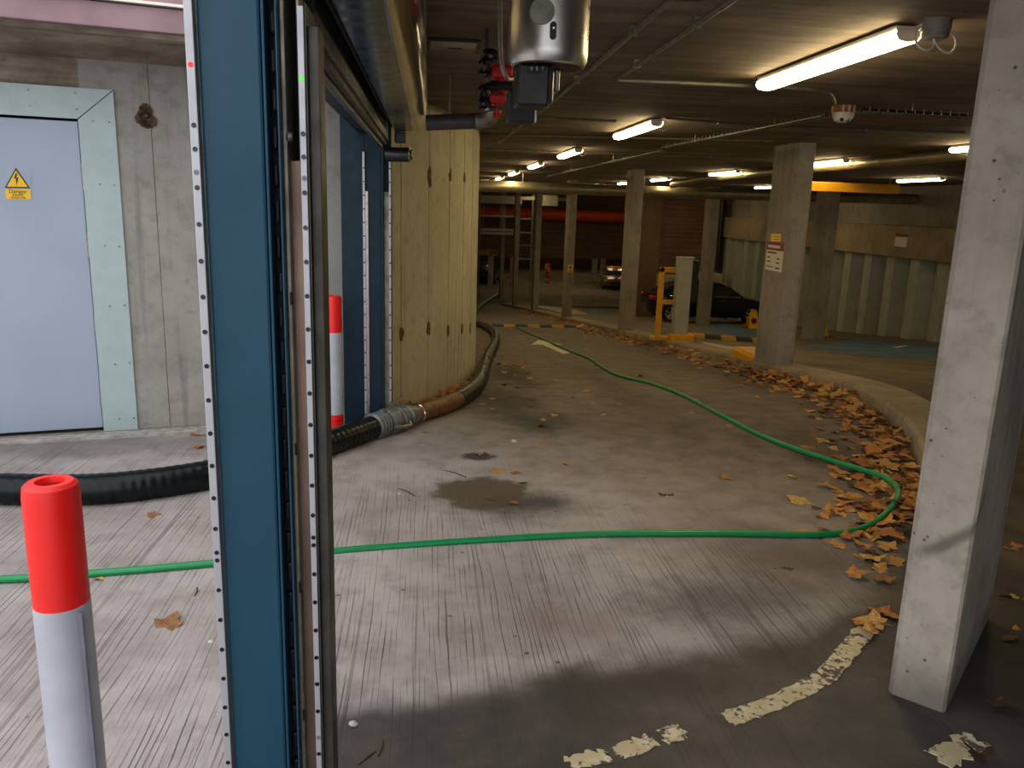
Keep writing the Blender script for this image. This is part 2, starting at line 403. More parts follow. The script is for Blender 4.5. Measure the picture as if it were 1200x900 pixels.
tag(deck.build('floor_deck', DECKM, base=(0, 0, 0)), kind='structure')
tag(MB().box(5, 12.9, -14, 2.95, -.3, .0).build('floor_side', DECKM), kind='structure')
tag(MB().box(-8, 24, 46, 78, -4.3, -3.995).build('floor_lower', DECKM), kind='structure')
# kerb stones
kerb = thing('trim_1', (KX, 10, P(10)), kind='structure')
ky = [4.35, 4.7, 5.1, 5.7, 6.3, 6.9]+list(np.arange(7.5, 47, 1.1)); gap = .008
for a, b in zip(ky, ky[1:]):
    st = []; n = 4
    for i in range(n+1):
        y = a+gap+(b-a-2*gap)*i/n; x = kerb_x(y); x2 = kerb_x(y+.01); t = Vector((x2-x, .01)).normalized(); nrm = Vector((t.y, -t.x))
        z = P(y)
        st.append([(x, y, z-.1), (x+nrm.x*.015, y+nrm.y*.015, z+KH(y)*.8), (x+nrm.x*.04, y+nrm.y*.04, z+KH(y)+.003), (x+nrm.x*KW, y+nrm.y*KW, z+KH(y)+.003), (x+nrm.x*KW, y+nrm.y*KW, z-.1)])
    m = MB(); m.add([p for q in st for p in q], [(i*5+k, i*5+k+1, i*5+k+6, i*5+k+5) for i in range(n) for k in range(4)]+[(0, 1, 2, 3, 4), tuple(n*5+k for k in (4, 3, 2, 1, 0))])
    m.build('kerb_stone', KERBM, kerb)

# ceiling slab
tag(MB().box(-.32, 12.9, .2, 50.2, CEIL, CEIL+.35).build('ceiling', CEILM), kind='structure')
tag(MB().box(.9, 12.9, -6, .2, CEIL, CEIL+.35).build('ceiling_side_unseen', CEILM), kind='structure')  # unseen slab, extended towards the lane to darken the near right floor
tag(MB().box(-8, 24, 50.2, 78, -1.50, -1.2).build('ceiling_lower', CEILM), kind='structure')
# right hand and rear walls
tag(MB().box(12.9, 13.2, -6, 50, -4.4, CEIL+.3).build('wall_right', CON), kind='structure')
tag(MB().box(4.2, 12.9, -6.3, -6, -.3, CEIL+.3).build('wall_rear_unseen', CON), kind='structure')  # unseen wall, added to keep the right side dark
tag(MB().box(.6, 24, 50, 50.2, -1.50, CEIL).build('wall_far', BRICKM), kind='structure')
tag(MB().box(-8, 24, 77.6, 78, -4, -1.4).build('wall_lower', BRICKM), kind='structure')
tag(MB().box(-8.3, -8, 46, 78, -4.4, CEIL+.3).build('wall_lower_left', BRICKM), kind='structure')
tag(MB().box(24, 24.3, 46, 78, -4.4, CEIL+.3).build('wall_lower_right', BRICKM), kind='structure')
tag(MB().box(13.2, 24, 45.7, 46, -4.4, CEIL+.3).build('wall_lower_front', BRICKM), kind='structure')
tag(MB().box(-8, -.4, 45.7, 46, -4.4, CEIL+.3).build('wall_lower_side', BRICKM), kind='structure')
tag(MB().box(8.72, 12.9, 33.0, 33.25, -3.3, CEIL).build('wall_divider', BRICKM), kind='structure')
tag(MB().box(8.72, 9.5, 32.9, 33.0, -3.3, CEIL).build('trim_2', mat_concrete('light_brown_render', s2l((122, 98, 74)), s2l((98, 76, 56)), pits=False)), kind='structure')

# curved board panel wall: each panel its own part
wl = thing('wall_curved', (.2, 7.5, 0), kind='structure')
jp = [(452, 486), (470, 479.5), (501, 468), (524, 458), (540, 450), (549.5, 443.5), (555.5, 437)]
wpts = [g(*q) for q in jp]; wpts = [Vector((p.x, p.y, 0)) for p in wpts]
wpts += [Vector((.60, 10.2, 0)), Vector((.62, 11.4, 0)), Vector((.62, 12.8, 0)), Vector((.62, 20, 0)), Vector((.62, 50, 0))]
wsm = []
for i in range(len(wpts)-1):
    a, b = wpts[i], wpts[i+1]; p0 = wpts[max(i-1, 0)]; p3 = wpts[min(i+2, len(wpts)-1)]
    seg = []
    for k in range(5):
        t = k/4; q = .5*((2*a)+(b-p0)*t+(2*p0-5*a+4*b-p3)*t*t+(3*a-p0-3*b+p3)*t**3) if i < 8 else a.lerp(b, t); seg.append(q)
    L = (b-a).length; e = .007/L                   # open joint between neighbouring panels
    fr_, bk = [], []
    for k, q in enumerate(seg):
        t = (seg[min(k+1, 4)]-seg[max(k-1, 0)]).normalized(); nn = Vector((t.y, -t.x, 0))
        q2 = q+t*(.010 if k == 0 else (-.010 if k == 4 else 0))
        fr_.append(q2+nn*(0 if k in (0, 4) else .004)); bk.append(q2-nn*.16)
    poly = [(p.x, p.y) for p in fr_]+[(p.x, p.y) for p in reversed(bk)]
    zb = min(P(a.y), P(b.y))-.2
    MB().prism(poly, zb, CEIL).build('wall_panel', CONWALL, wl)
TIE = mat_plain('tie_hole_stain', s2l((104, 84, 54)), .9, noise=.3, nscale=60)
for px, py, i in ((497, 203, 2), (503, 211, 2), (523, 207, 3), (540, 209, 4), (472, 391, 1), (500, 386, 2), (523, 387, 3), (540, 386, 4), (549, 386, 5)):
    c = wpts[i]; t = (wpts[i+1]-wpts[i-1]).normalized(); nn = Vector((t.y, -t.x, 0)); z = yp(px, py, c.y).z; m = MB()
    poly = []
    for k in range(9):
        a = k*2*math.pi/9; rr_ = random.uniform(.6, 1.2); poly.append(c+nn*.007+t*(math.cos(a)*.045*rr_)+Vector((0, 0, z+math.sin(a)*.065*rr_)))
    m.add(poly+[p-nn*.006 for p in poly], [tuple(range(9)), tuple(range(17, 8, -1))]+[(k, (k+1) % 9, 9+(k+1) % 9, 9+k) for k in range(9)]); m.build('tie_hole', TIE, wl)
bkp = [(p.x-.03, p.y+.02) for p in wpts]; 
core = MB().prism([(p.x, p.y) for p in [q+Vector((-.07, .035, 0)) for q in wpts]]+[(-.4, 50), (-.4, 6.6)], -4.5, CEIL-.01).build('wall_core', CONROUGH, wl)

# outdoor wall with the white door
WA = Vector((-2.03, 5.72, 0)); WD = Vector((1, .27, 0)).normalized(); WN = Vector((WD.y, -WD.x, 0))   # WN faces the forecourt
def wpt(px, py, out=0.):
    r = Vector(ray(px, py)); a = WA+WN*out-Vector((0, 0, CAMH)); a.z = 0; r0 = Vector((r.x, r.y, 0))
    t = (WA+WN*out).dot(WN)/r0.dot(WN); p = Vector((0, 0, CAMH))+r*t; return p
def wl_(s, out, z): p = WA+WD*s+WN*out; return Vector((p.x, p.y, z))
MW = Matrix(((WD.x, WN.x, 0, WA.x), (WD.y, WN.y, 0, WA.y), (0, 0, 1, 0), (0, 0, 0, 1)))   # (s, out, z) -> world
wd = thing('wall_left', (*wl_(0, 0, 0)[:2], -.1), kind='structure')
joints = [-6.0, -3.30]; 
S = lambda px, py: (wpt(px, py)-WA).dot(WD)
sj = S(187, 300)
OPA, OPB, OPZ = S(0, 300)-.28, S(107, 300)-.01, 2.12       # door opening
MB().box(-6, OPA-.02, -.3, 0, -.3, 2.75, M=MW).build('wall_panel', CONDOOR, wd)
MB().box(OPB+.02, sj-.003, -.3, 0, -.3, 2.75, M=MW).build('wall_panel', CONDOOR, wd)
MB().box(sj+.003, 1.46, -.3, 0, -.3, 2.75, M=MW).build('wall_panel', CONDOOR, wd)
MB().box(OPA-.02, OPB+.02, -.3, -.035, OPZ, 2.75, M=MW).build('lintel', CONROUGH, wd)
MB().box(sj-.05, sj+.05, -.28, -.006, -.2, 2.7, M=MW).build('wall_core', CONROUGH, wd)
pc = wpt(171, 136); sc_ = S(171, 136)
m = MB(); 
for k in range(9):
    a = k*.7; m.disc(wl_(sc_+math.cos(a)*.035*random.random(), .001, pc.z+math.sin(a)*.05), WN, .025+.02*random.random(), .006, 7)
m.build('patch', mat_plain('rusty_patch', s2l((92, 74, 56)), .9, noise=.3, nscale=40, bump=.5), wd)
MB().disc(wl_(sc_+.002, .006, pc.z+.0), WN, .012, .01).build('bolt', BLACK, wd)
tag(MB().box(-.9, -.36, 6.30, 7.2, -.5, 2.75).build('wall_return', CONDOOR), kind='structure')
# fascia above: rough soffit ledge and mauve painted edge beam with a drip flashing
fs = thing('trim_3', (*wl_(-1, .6, 2.46)[:2], 2.46), kind='structure')
MB().prism([(0, 2.76), (0, 2.43), (.42, 2.50), (.72, 2.47), (.75, 2.5), (.75, 2.76)], -6, 1.42, axis='x', M=MW).build('soffit_ledge', CONROUGH, fs)
MB().box(-6, 1.42, .70, .80, 2.495, 2.625, .006, M=MW).build('fascia_board', PINK, fs)
MB().box(-6, 1.42, .70, .83, 2.632, 2.647, M=MW).build('drip_flashing', WHITEPL, fs)
MB().box(-6, 1.42, .70, .79, 2.653, 3.1, M=MW).build('fascia_board', PINK, fs)
# door
dr = thing('door_1', (*wl_((OPA+OPB)/2, 0, 0)[:2], -.03), kind='structure')
MB().box(OPA-.02, OPB+.02, -.3, -.2, -.1, 2.3, M=MW).build('door_recess', DARKM, dr)
leaf = MB().box(OPA+.008, OPB-.006, -.05, -.012, .0, 2.045, .004, M=MW).build('door_leaf', WHITEP, dr)
for z in (.16, .62, 1.18, 1.62): MB().lathe([(.011, 0), (.011, .16)], wl_(OPB, -.004, z), (0, 0, 1), 10).build('hinge', GALVD, dr)
def frame_piece(poly):
    return MB().prism(poly, .002, .018, axis='y', M=MW).build('door_frame', FRAMEP, dr)
fo = S(147, 300)
frame_piece([(OPB, -.02), (fo, -.02), (fo, 2.245), (OPB, 2.055)])
frame_piece([(OPA, 2.06), (OPB-.004, 2.06), (fo-.004, 2.25), (OPA-.2, 2.25)])
frame_piece([(OPA-.2, -.02), (OPA-.004, -.02), (OPA-.004, 2.055), (OPA-.2, 2.24)])
sc0 = None
for (px, py) in [(33, 105), (88, 109), (35, 124), (90, 128), (109, 142), (128, 143), (117, 216), (134, 217), (123, 288), (140, 289), (129, 359), (146, 358), (135, 427), (152, 425), (140, 491), (157, 490)]:
    p = wpt(px, py, .018); MB().disc(p-WN*.002, WN, .0075, .004, 8).build('screw', GALVD, dr)
MB().box(OPA-.2, fo+.4, -.02, .10, -.09, -.02, .01, M=MW).build('threshold', CON, dr)
MB().box(-6, 1.2, .10, .20, -.05, -.005, .004, M=MW).build('trim_4', mat_plain('worn_pale_strip', s2l((176, 172, 164)), .8, noise=.2, nscale=20))['kind'] = 'structure'
# danger sign on the door leaf
so = -.0085
sg = thing('warning_sign', wpt(22, 233, so), 'yellow triangular electrical danger sign stuck on the white door', 'sign')
def SP(px, py, o=0): p = wpt(px, py, so+o); return p
def flat(pxs, o, t=.0015):
    a = [SP(*q, o) for q in pxs]; b = [p+WN*t for p in a]; n = len(a)
    return MB().add(a+b, [tuple(range(n)), tuple(range(n, 2*n))[::-1]]+[(i, (i+1) % n, n+(i+1) % n, n+i) for i in range(n)])
flat([(-2, 193), (36.5, 197), (37, 235), (-1, 236)], -.003, .002).build('backing', WHITEP, sg)
flat([(5.6, 220.2), (18.5, 196.5), (35.4, 220.6)], 0).build('border', INK, sg)
flat([(8.2, 218.7), (18.6, 199.6), (32.8, 219.1)], .002).build('triangle', YELS, sg)
flat([(18.3, 203), (16.3, 209.3), (18.6, 209), (19.4, 217.5), (21.6, 208), (19, 208.3), (20, 203.3)], .004).build('bolt_symbol', INK, sg)
flat([(6.2, 221.8), (36, 222), (36.4, 233.6), (7.5, 233.2)], 0).build('text_plate', YELS, sg)
MT = Matrix(((WD.x, 0, WN.x, 0), (WD.y, 0, WN.y, 0), (0, 1, 0, 0), (0, 0, 0, 1)))
for body, px, py, sz in (('Danger', 21, 226.3, .034), ('Electric', 21.3, 229.6, .021), ('shock risk', 21.8, 232.6, .02)):
    p = SP(px, py, .0025)-sg.location; text_mesh(body, sz, sg, 'lettering', INK, Matrix.Translation(p) @ MT)

# ---- sheet pile wall with capping beam
pw = thing('wall_piles', (12.5, 20, -1.5), kind='structure')
pitch = 1.12; y = 3.0
while y < 33:
    zb = P(y+.5)-.35; zt = .62; x0, x1 = 12.32, 12.66
    prof = [(x1, y), (x1, y+.36), (x0, y+.52), (x0, y+pitch-.16+.0), (x1, y+pitch)]
    prof = [(x1, y), (x1, y+.44), (x0, y+.60), (x0, y+pitch-.14), (x1, y+pitch)]
    bk = [(p[0]+.03, p[1]) for p in reversed(prof)]
    MB().prism(prof+bk, zb, zt).build('sheet_pile', PILEM, pw); y += pitch
for a, b in ((3., 10.), (10.02, 17.), (17.02, 24.4), (24.42, 33.)):
    MB().box(12.18, 12.9, a, b, .58, 1.40, .02).build('capping_beam', KERBM, pw)
MB().box(12.5, 12.9, 3, 33, 1.40, CEIL).build('upper_wall', CON, pw)

# ================================================================== COLUMNS
def blade(name, x0, x1, y0, y1, z0, z1, mat, label, group=None):
    e = .018; poly = [(x0+e, y0), (x1-e, y0), (x1, y0+e), (x1, y1-e), (x1-e, y1), (x0+e, y1), (x0, y1-e), (x0, y0+e)]
    return tag(MB().prism(poly, z0, z1).build(name, mat), label, 'column', group)
c1 = blade('concrete_column', 4.16, 4.38, 9.1, 9.76, P(9.4)+.09, CEIL, CON, 'bare concrete blade column carrying a red and white tariff sign')
lab = {16.6: 'concrete blade column on the kerb beside the yellow hoop guard', 24.2: 'slim concrete column on the kerb carrying a small yellow sign'}
for y in (16.6, 24.2, 31.8, 39.4, 47.0):
    blade('concrete_column', 4.16, 4.38, y, y+.62, P(y+.3)+.08, CEIL, CON, lab.get(y, 'slim concrete blade column further down the kerb line'), None if y in lab else 'far kerb columns')
for (px0, px1, py, lab_) in ((805, 832, 380, 'concrete column standing in front of the black car'), (935, 966, 398, 'broad concrete column rising beside the blue painted bay')):
    p = g((px0+px1)/2-4, py, 0, True); wdt = .30
    y0 = p.y; xl = yp(px1, py, y0).x-wdt
    blade('concrete_column', xl, xl+wdt, y0, y0+.62, G(xl, y0+.3)-.06, CEIL, CON, lab_)
# entrance pier in the foreground
B = zp(1107, 836, 0); A = B+Vector((-.71, .70, 0))*.18
sv = (Vector((B.x, B.y))-Vector((A.x, A.y))); wid = sv.length; sv.normalize(); dv = Vector((-sv.y, sv.x))
if dv.x < 0: dv = -dv
dep = .85; e = .016
def pq(a, b): q = Vector((A.x, A.y))+sv*a+dv*b; return (q.x, q.y)
poly = [pq(e, 0), pq(wid-e*.6, 0), pq(wid, e*.6), pq(wid, dep-e), pq(wid-e, dep), pq(e, dep), pq(0, dep-e), pq(0, e)]
pier = tag(MB().prism(poly, -.05, CEIL-.001).build('concrete_pier', CONNEAR), 'pale grey concrete pier at the driveway edge, chipped corners, scuffed at the foot', 'column')

# ================================================================== ROLLER DOOR FRAME
def post_near():
    y = 1.75
    t = thing('door_post', (-.36, y+.05, 0), 'teal steel roller door post with dotted sensor strips, green light glowing', 'door post')
    X = lambda px: yp(px, 237, y).x
    MB().box(X(241), X(312), y, y+.16, 0, CEIL, .006).build('post_face', TEAL, t)
    MB().box(X(313.5), X(317), y-.004, y+.10, 0, CEIL, .002).build('guide_lip', TEAL, t)
    MB().box(X(317), X(330), y+.05, y+.10, 0, CEIL).build('brush_slot', DARKM, t)
    z = .2
    while z < 2.3:
        MB().box(X(319), X(327)-.006*random.random(), y+.028, y+.05, z, z+.045, .006).build('brush_tuft', BLACK, t); z += .075
    MB().box(X(329), X(331.5), y-.006, y+.13, 0, CEIL, .0015).build('guide_lip', TEAL, t)
    # galvanised guide channel with cover plate, open above the cover
    zc = yp(345, 188, y+.06).z
    MB().box(X(331.5), X(362), y+.06, y+.075, 0, zc, .002).build('cover_plate', COPPER, t)
    MB().box(X(331.5), X(362), y+.13, y+.15, zc-.02, CEIL).build('channel_back', DARKM, t)
    MB().box(X(331.5), X(337), y+.02, y+.13, 0, CEIL, .002).build('channel_side', GALVD, t)
    MB().box(X(348), X(352), y+.05, y+.13, zc-.01, CEIL, .002).build('channel_side', GALVD, t)
    for px, py in ((331, 160), (349, 168)):
        p = yp(px, py, y+.02); MB().lathe([(0, -.004), (.008, -.004), (.011, .0), (.008, .008), (0, .008)], p+Vector((.012, 0, 0)), (1, 0, 0), 10).build('bolt', GALV, t)
    for py in (347, 520, 679, 826): 
        p = yp(333+.018*(py-237), py, y+.058); MB().box(X(335.5), X(338), y+.012, y+.021, p.z-.013, p.z+.013).build('slot', DARKM, t)
    MB().box(X(362.5), X(364), y-.002, y+.13, 0, zc+.30, .001).build('channel_side', GALVX, t)
    MB().box(X(364), X(364)+.022, y+.012, y+.10, 0, zc+.26, .002).build('outer_flange', GALVX, t)
    def strip(pxa, pxb, yy, ztop, lens, special):
        s = MB().box(yp(pxa, 237, yy).x, yp(pxb, 237, yy).x, yy, yy+.028, 0, ztop, .0015).build('sensor_strip', ALU, t)
        cx = (yp(pxa, 237, yy).x+yp(pxb, 237, yy).x)/2; proto = None
        for py in lens:
            z = yp((pxa+pxb)/2, py, yy).z
            o = MB().disc((cx, yy+.0005, z), (0, -1, 0), .0052, .0016, 12).build('lens', special.get(py, LENS), s)
    l1 = [76, 147, 175, 202, 220, 263, 306, 348, 389, 429, 469, 508, 546, 584, 620, 648, 657, 692, 727, 762, 796, 830, 862, 895]
    strip(227, 237, y-.014, CEIL, l1, {76: LEDR, 202: LENSG})
    MB().box(X(237), X(241), y+.01, y+.06, 0, CEIL, .0015).build('strip_backing', GALVD, t)
    l2 = [92, 157, 184, 209, 226, 267, 307, 347, 386, 424, 461, 498, 534, 569, 604, 630, 639, 673, 706, 739, 771, 802, 834, 865, 884]
    strip(353.5, 361, y+.005, yp(355, 6, y).z, l2, {92: LEDG, 209: LENSG, 865: LENSG})
post_near()
def post_far():
    y = 5.88
    t = thing('door_post', (-.5, y+.1, P(y)), 'shaded teal roller door post standing against the board panel wall', 'door post')
    X = lambda px: yp(px, 238, y).x
    zb = P(y)-.02
    MB().box(X(399), X(428), y+.03, y+.13, zb, CEIL, .006).build('post_face', TEAL_SHADED, t)
    MB().box(X(428), X(447), y+.0, y+.2, zb, CEIL, .006).build('post_face', TEAL_SHADED, t)
    MB().box(X(447), X(449.5), y-.03, y+.15, zb, CEIL, .002).build('guide_lip', TEAL_SHADED, t)
    MB().box(X(449.5), X(456.5), y+.02, y+.05, zb, yp(455, 225, y).z, .002).build('cover_plate', GALVD, t)
    MB().box(X(449.5), X(458), y+.06, y+.2, zb, CEIL).build('channel_back', TEAL_SHADED, t)
    for pa, pb, yy, top, lens in ((425.3, 428, y-.02, 178, (216, 252, 281, 309, 338)), (456, 458.2, y-.02, 180, (217, 224, 253, 282, 310, 338))):
        s = MB().box(X(pa), X(pb), yy, yy+.03, zb, yp(427, top, y).z, .0015).build('sensor_strip', ALU, t)
        z = .05
        while z < 1.9:
            MB().disc(((X(pa)+X(pb))/2, yy+.0005, z), (0, -1, 0), .0058, .002, 8).build('lens', LENS, s); z += .0935
    MB().box(X(428), X(431.5), y-.012, y+.0, zb, yp(430, 224, y).z, .001).build('strip_backing', GALV, t)
post_far()
# roller hood, curtain edge and lintel between the posts
hd = thing('roller_hood', (-.15, 3.8, 2.0), 'polished stainless roller door hood running between the teal posts', 'roller door')
Y0, Y1 = 1.88, 5.78
def sweep(poly, y0, y1, name, mat, smooth=False): return MB().prism(poly, y0, y1, axis='y', smooth=smooth).build(name, mat, hd)
sweep([(-.235, 2.068), (-.118, 2.078), (-.118, 2.09), (-.235, 2.08)], Y0, Y1, 'hood_underside', TEALG)
arc = [(-.118, 2.079)]+[(-.118+.10*math.sin(a)*1.0-.0, 2.18-.101*math.cos(a)) for a in np.linspace(.15, math.pi/2, 9)]+[(-.018, CEIL-.001)]
sweep(arc+[(p[0]-.012, p[1]+.006) for p in reversed(arc)], Y0, Y1, 'hood_cover', STEEL, True)
MB().prism([(-.235, 2.07), (-.12, 2.08), (-.02, 2.18), (-.02, CEIL-.002), (-.235, CEIL-.002)], Y1, Y1+.012, axis='y').build('end_plate', GALVD, hd)
sweep([(-.262, 2.10), (-.236, 2.10), (-.236, CEIL-.002), (-.262, CEIL-.002)], Y0+.06, Y1, 'curtain_slot', DARKM)
bl = thing('roller_curtain', (-.31, 3.9, 1.97), 'dark raised roller curtain with grey bottom rail under the hood', 'shutter')
for k, (xa, xb, za, zb_) in enumerate(((-.345, -.325, 1.965, 1.995), (-.325, -.30, 1.985, 2.015), (-.305, -.285, 2.01, 2.06))):
    MB().box(xa, xb, 1.93, 5.84, za, zb_, .003).build('bottom_rail' if k == 0 else 'curtain_slat', PIPEG if k != 1 else GALVX, bl)
for k in range(3):
    MB().box(-.30+.006*k, -.288+.006*k, 1.95, 5.84, 2.065+.08*k, 2.135+.08*k, .004).build('curtain_slat', PIPEG, bl)
ln = tag(MB().box(-.50, -.36, 1.92, 5.9, 2.06, CEIL, .006).build('lintel_beam', TEAL_SHADED), 'shaded teal lintel beam above the roller curtain', 'beam')
sb = thing('door_motor', yp(470, 189, 5.72), 'short black tubular motor with ribbed round end below the hood', 'motor')
a0, a1 = yp(454, 181, 5.75), yp(482, 181, 5.75); ax = (a1-a0).normalized()
MB().lathe([(0, 0), (.048, 0), (.048, (a1-a0).length), (0, (a1-a0).length)], a0, (1, -.35, 0), 20).build('tube', BLACK, sb)
e1 = a0+Vector((1, -.35, 0)).normalized()*(a1-a0).length; em = MB().disc(e1, (1, -.35, 0), .043, .006, 18); em.build('end_cap', GALVD, sb)
tv = Vector((.35, 1, 0)).normalized()
for k in range(3):
    a = k*math.pi/3+.3; dvv = tv*math.cos(a)+Vector((0, 0, 1))*math.sin(a); q = e1+Vector((1, -.35, 0)).normalized()*.007
    MB().tube([q-dvv*.038, q+dvv*.038], .005, 6).build('rib', BLACK, sb)
MB().box(-.24, -.16, 5.79, 5.86, 2.0, 2.07, .01).build('bracket', PIPEG, sb)

# ================================================================== BOLLARDS
def bollard(px, y, base_z, hue_lab, zs, r, foot):
    x = yp(px, 600 if y < 3 else 420, y).x
    t = thing('bollard', (x, y, base_z), hue_lab, 'bollard'); top, z1, z2 = zs
    MB().lathe([(.028, top-.012), (.030, top), (r*.8, top), (r*.95, top-.008), (r, top-.03), (r*1.01, z1-.003)], (x, y, 0), sides=28).build('cap', RED, t)
    MB().lathe([(0, top-.03), (.028, top-.03), (.029, top-.01)], (x, y, 0), sides=20).build('cap_hole', mat_plain('shaded_red_plastic', s2l((206, 40, 30)), .5), t)
    MB().lathe([(r*1.02, z2), (r*1.03, (z1+z2)/2), (r*1.02, z1), (r*.9, z1)], (x, y, 0), sides=28).build('sleeve', WHITEB, t)
    MB().lathe([(r*1.0, base_z), (r*1.0, z2)], (x, y, 0), sides=28).build('shaft', RED, t)
    if foot:
        MB().lathe([(r*1.6, base_z), (r*1.6, base_z+.02), (r*1.1, base_z+.035)], (x, y, 0), sides=24).build('foot', RED, t)
    else: MB().lathe([(r*1.012, base_z+.105), (r*1.012, base_z+.112)], (x, y, 0), sides=24).build('seam', REDM, t)
    MB().box(x+r*.80, x+r*.80+.012, y-r*.68, y-r*.62, z2, z1-.01, .002).build('sleeve_seam', LENSG, t)
bollard(62, 1.72, 0, 'large red capped bollard with scuffed white sleeve in front of black hose', (.995, .715, .10), .0565, True)
bollard(391.5, 5.62, P(5.62), 'red and white bollard between the teal door posts', (.96, .705, .12), .058, False)

# ================================================================== HOSES
def hose_pts(lst, r): return [g(px, py, r) for px, py in lst]
r = .082
main = [Vector((-4.5, 4.2, r)), Vector((-3.2, 4.25, r))]+hose_pts([(0, 573), (80, 574), (150, 570), (240, 557), (330, 535), (385, 519), (425, 505), (445, 498)], r)
hs = thing('suction_hose', (-1.5, 4.5, 0), 'thick black ribbed suction hose lying through the doorway, coupled by the wall', 'hose')
pth = smooth_path(main, .012); MB().tube(pth, r, 18, rr=[r*(1+.028*((i//2) % 2)) for i in range(len(pth))]).build('hose_outer', RUBBER, hs)
sec = hose_pts([(478, 488), (500, 481), (530, 471), (552, 458), (563, 446), (567, 432), (573, 416), (581, 400), (579, 389), (568, 381.5), (556, 379)], r*.92)
p2 = smooth_path(sec, .02); cut = next(i for i, p in enumerate(p2) if (p-p2[0]).length > .80)
MB().tube(p2[:cut+1], r*.88, 16, rr=[r*(.86+.03*((i//2) % 2)) for i in range(cut+1)]).build('hose_rusty_length', RUST, hs)
MB().tube(p2[cut:], r*.9, 16, rr=[r*(.9+.02*((i//2) % 2)) for i in range(len(p2)-cut)]).build('hose_inner', RUBBER, hs)
ca, cb = pth[-1], p2[0]; ax = (cb-ca).normalized(); ca = ca-ax*.10; Lc = (cb-ca).length+.06
prof = [(r*.95, 0)]
for k in range(4): prof += [(r*1.12, .01+.034*k), (r*1.2, .018+.034*k), (r*1.12, .03+.034*k)]
prof += [(r*1.0, .16), (r*1.25, .165), (r*1.32, .20), (r*1.32, .25), (r*1.12, .255), (r*1.12, .285), (r*1.28, .29), (r*1.34, .31), (r*1.28, .345), (r*1.1, .35), (r*1.1, .40), (r*1.2, .405), (r*1.2, .43), (r*1.0, .44), (r*.98, Lc)]
cp = MB().lathe(prof, ca, ax, 26).build('coupling', mat_plain('grey_cast_coupling', s2l((120, 124, 126)), .45, .5, noise=.2, nscale=20), hs)
side = ax.cross(Vector((0, 0, 1))).normalized()
MB().tube([ca+ax*.15+Vector((0, 0, r*1.15)), ca+ax*.25+Vector((0, 0, r*1.5)), ca+ax*.40+Vector((0, 0, r*1.75))], .014, 8).build('lever', GALV, cp)
MB().tube([ca+ax*.12+side*r*1.25+Vector((0, 0, .0)), ca+ax*.18+side*r*1.6-Vector((0, 0, .01)), ca+ax*.30+side*r*1.6-Vector((0, 0, .02)), ca+ax*.33+side*r*1.2]
          , .012, 8).build('lever', GALV, cp)
MB().lathe([(r*.90, 0), (r*.98, .005), (r*.98, .02), (r*.9, .025)], p2[2], ax, 20).build('clamp_band', CHROME, hs)
i5 = min(7, len(p2)-2); MB().lathe([(r*.90, 0), (r*.96, .004), (r*.96, .012), (r*.9, .016)], p2[i5], (p2[i5+1]-p2[i5]), 20).build('clamp_band', CHROME, hs)
rg = .0165
gp = [Vector((-4.5, 3.0, rg)), Vector((-3, 3.2, rg))]+hose_pts([(0, 679), (120, 671), (240, 661), (385, 646.5), (550, 634), (700, 626), (850, 625), (950, 627), (1000, 623), (1030, 612), (1048, 596), (1050, 582), (1036, 569), (1010, 557), (970, 541), (900, 514), (850, 489), (800, 463), (765, 450), (725, 440), (705, 430), (690, 420), (665, 410), (640, 399), (612, 387), (604, 383)], rg)
gp = [p+Vector((0, 0, .055*math.exp(-((p.x-2.75)/.42)**2-((p.y-4.2)/.6)**2))) for p in gp]
tag(MB().tube(smooth_path(gp, .05), rg, 12).build('garden_hose', GREEN), 'thin green hose looping across the ramp and around to the kerb', 'hose')
bp = hose_pts([(548, 372), (558, 363), (564, 357), (567, 355), (575, 350), (587, 343.5)], .1)
tag(MB().tube(smooth_path(bp, .3), .10, 10).build('discharge_hose', BLUEH), 'blue grey hose continuing far down the ramp beyond the wall', 'hose')

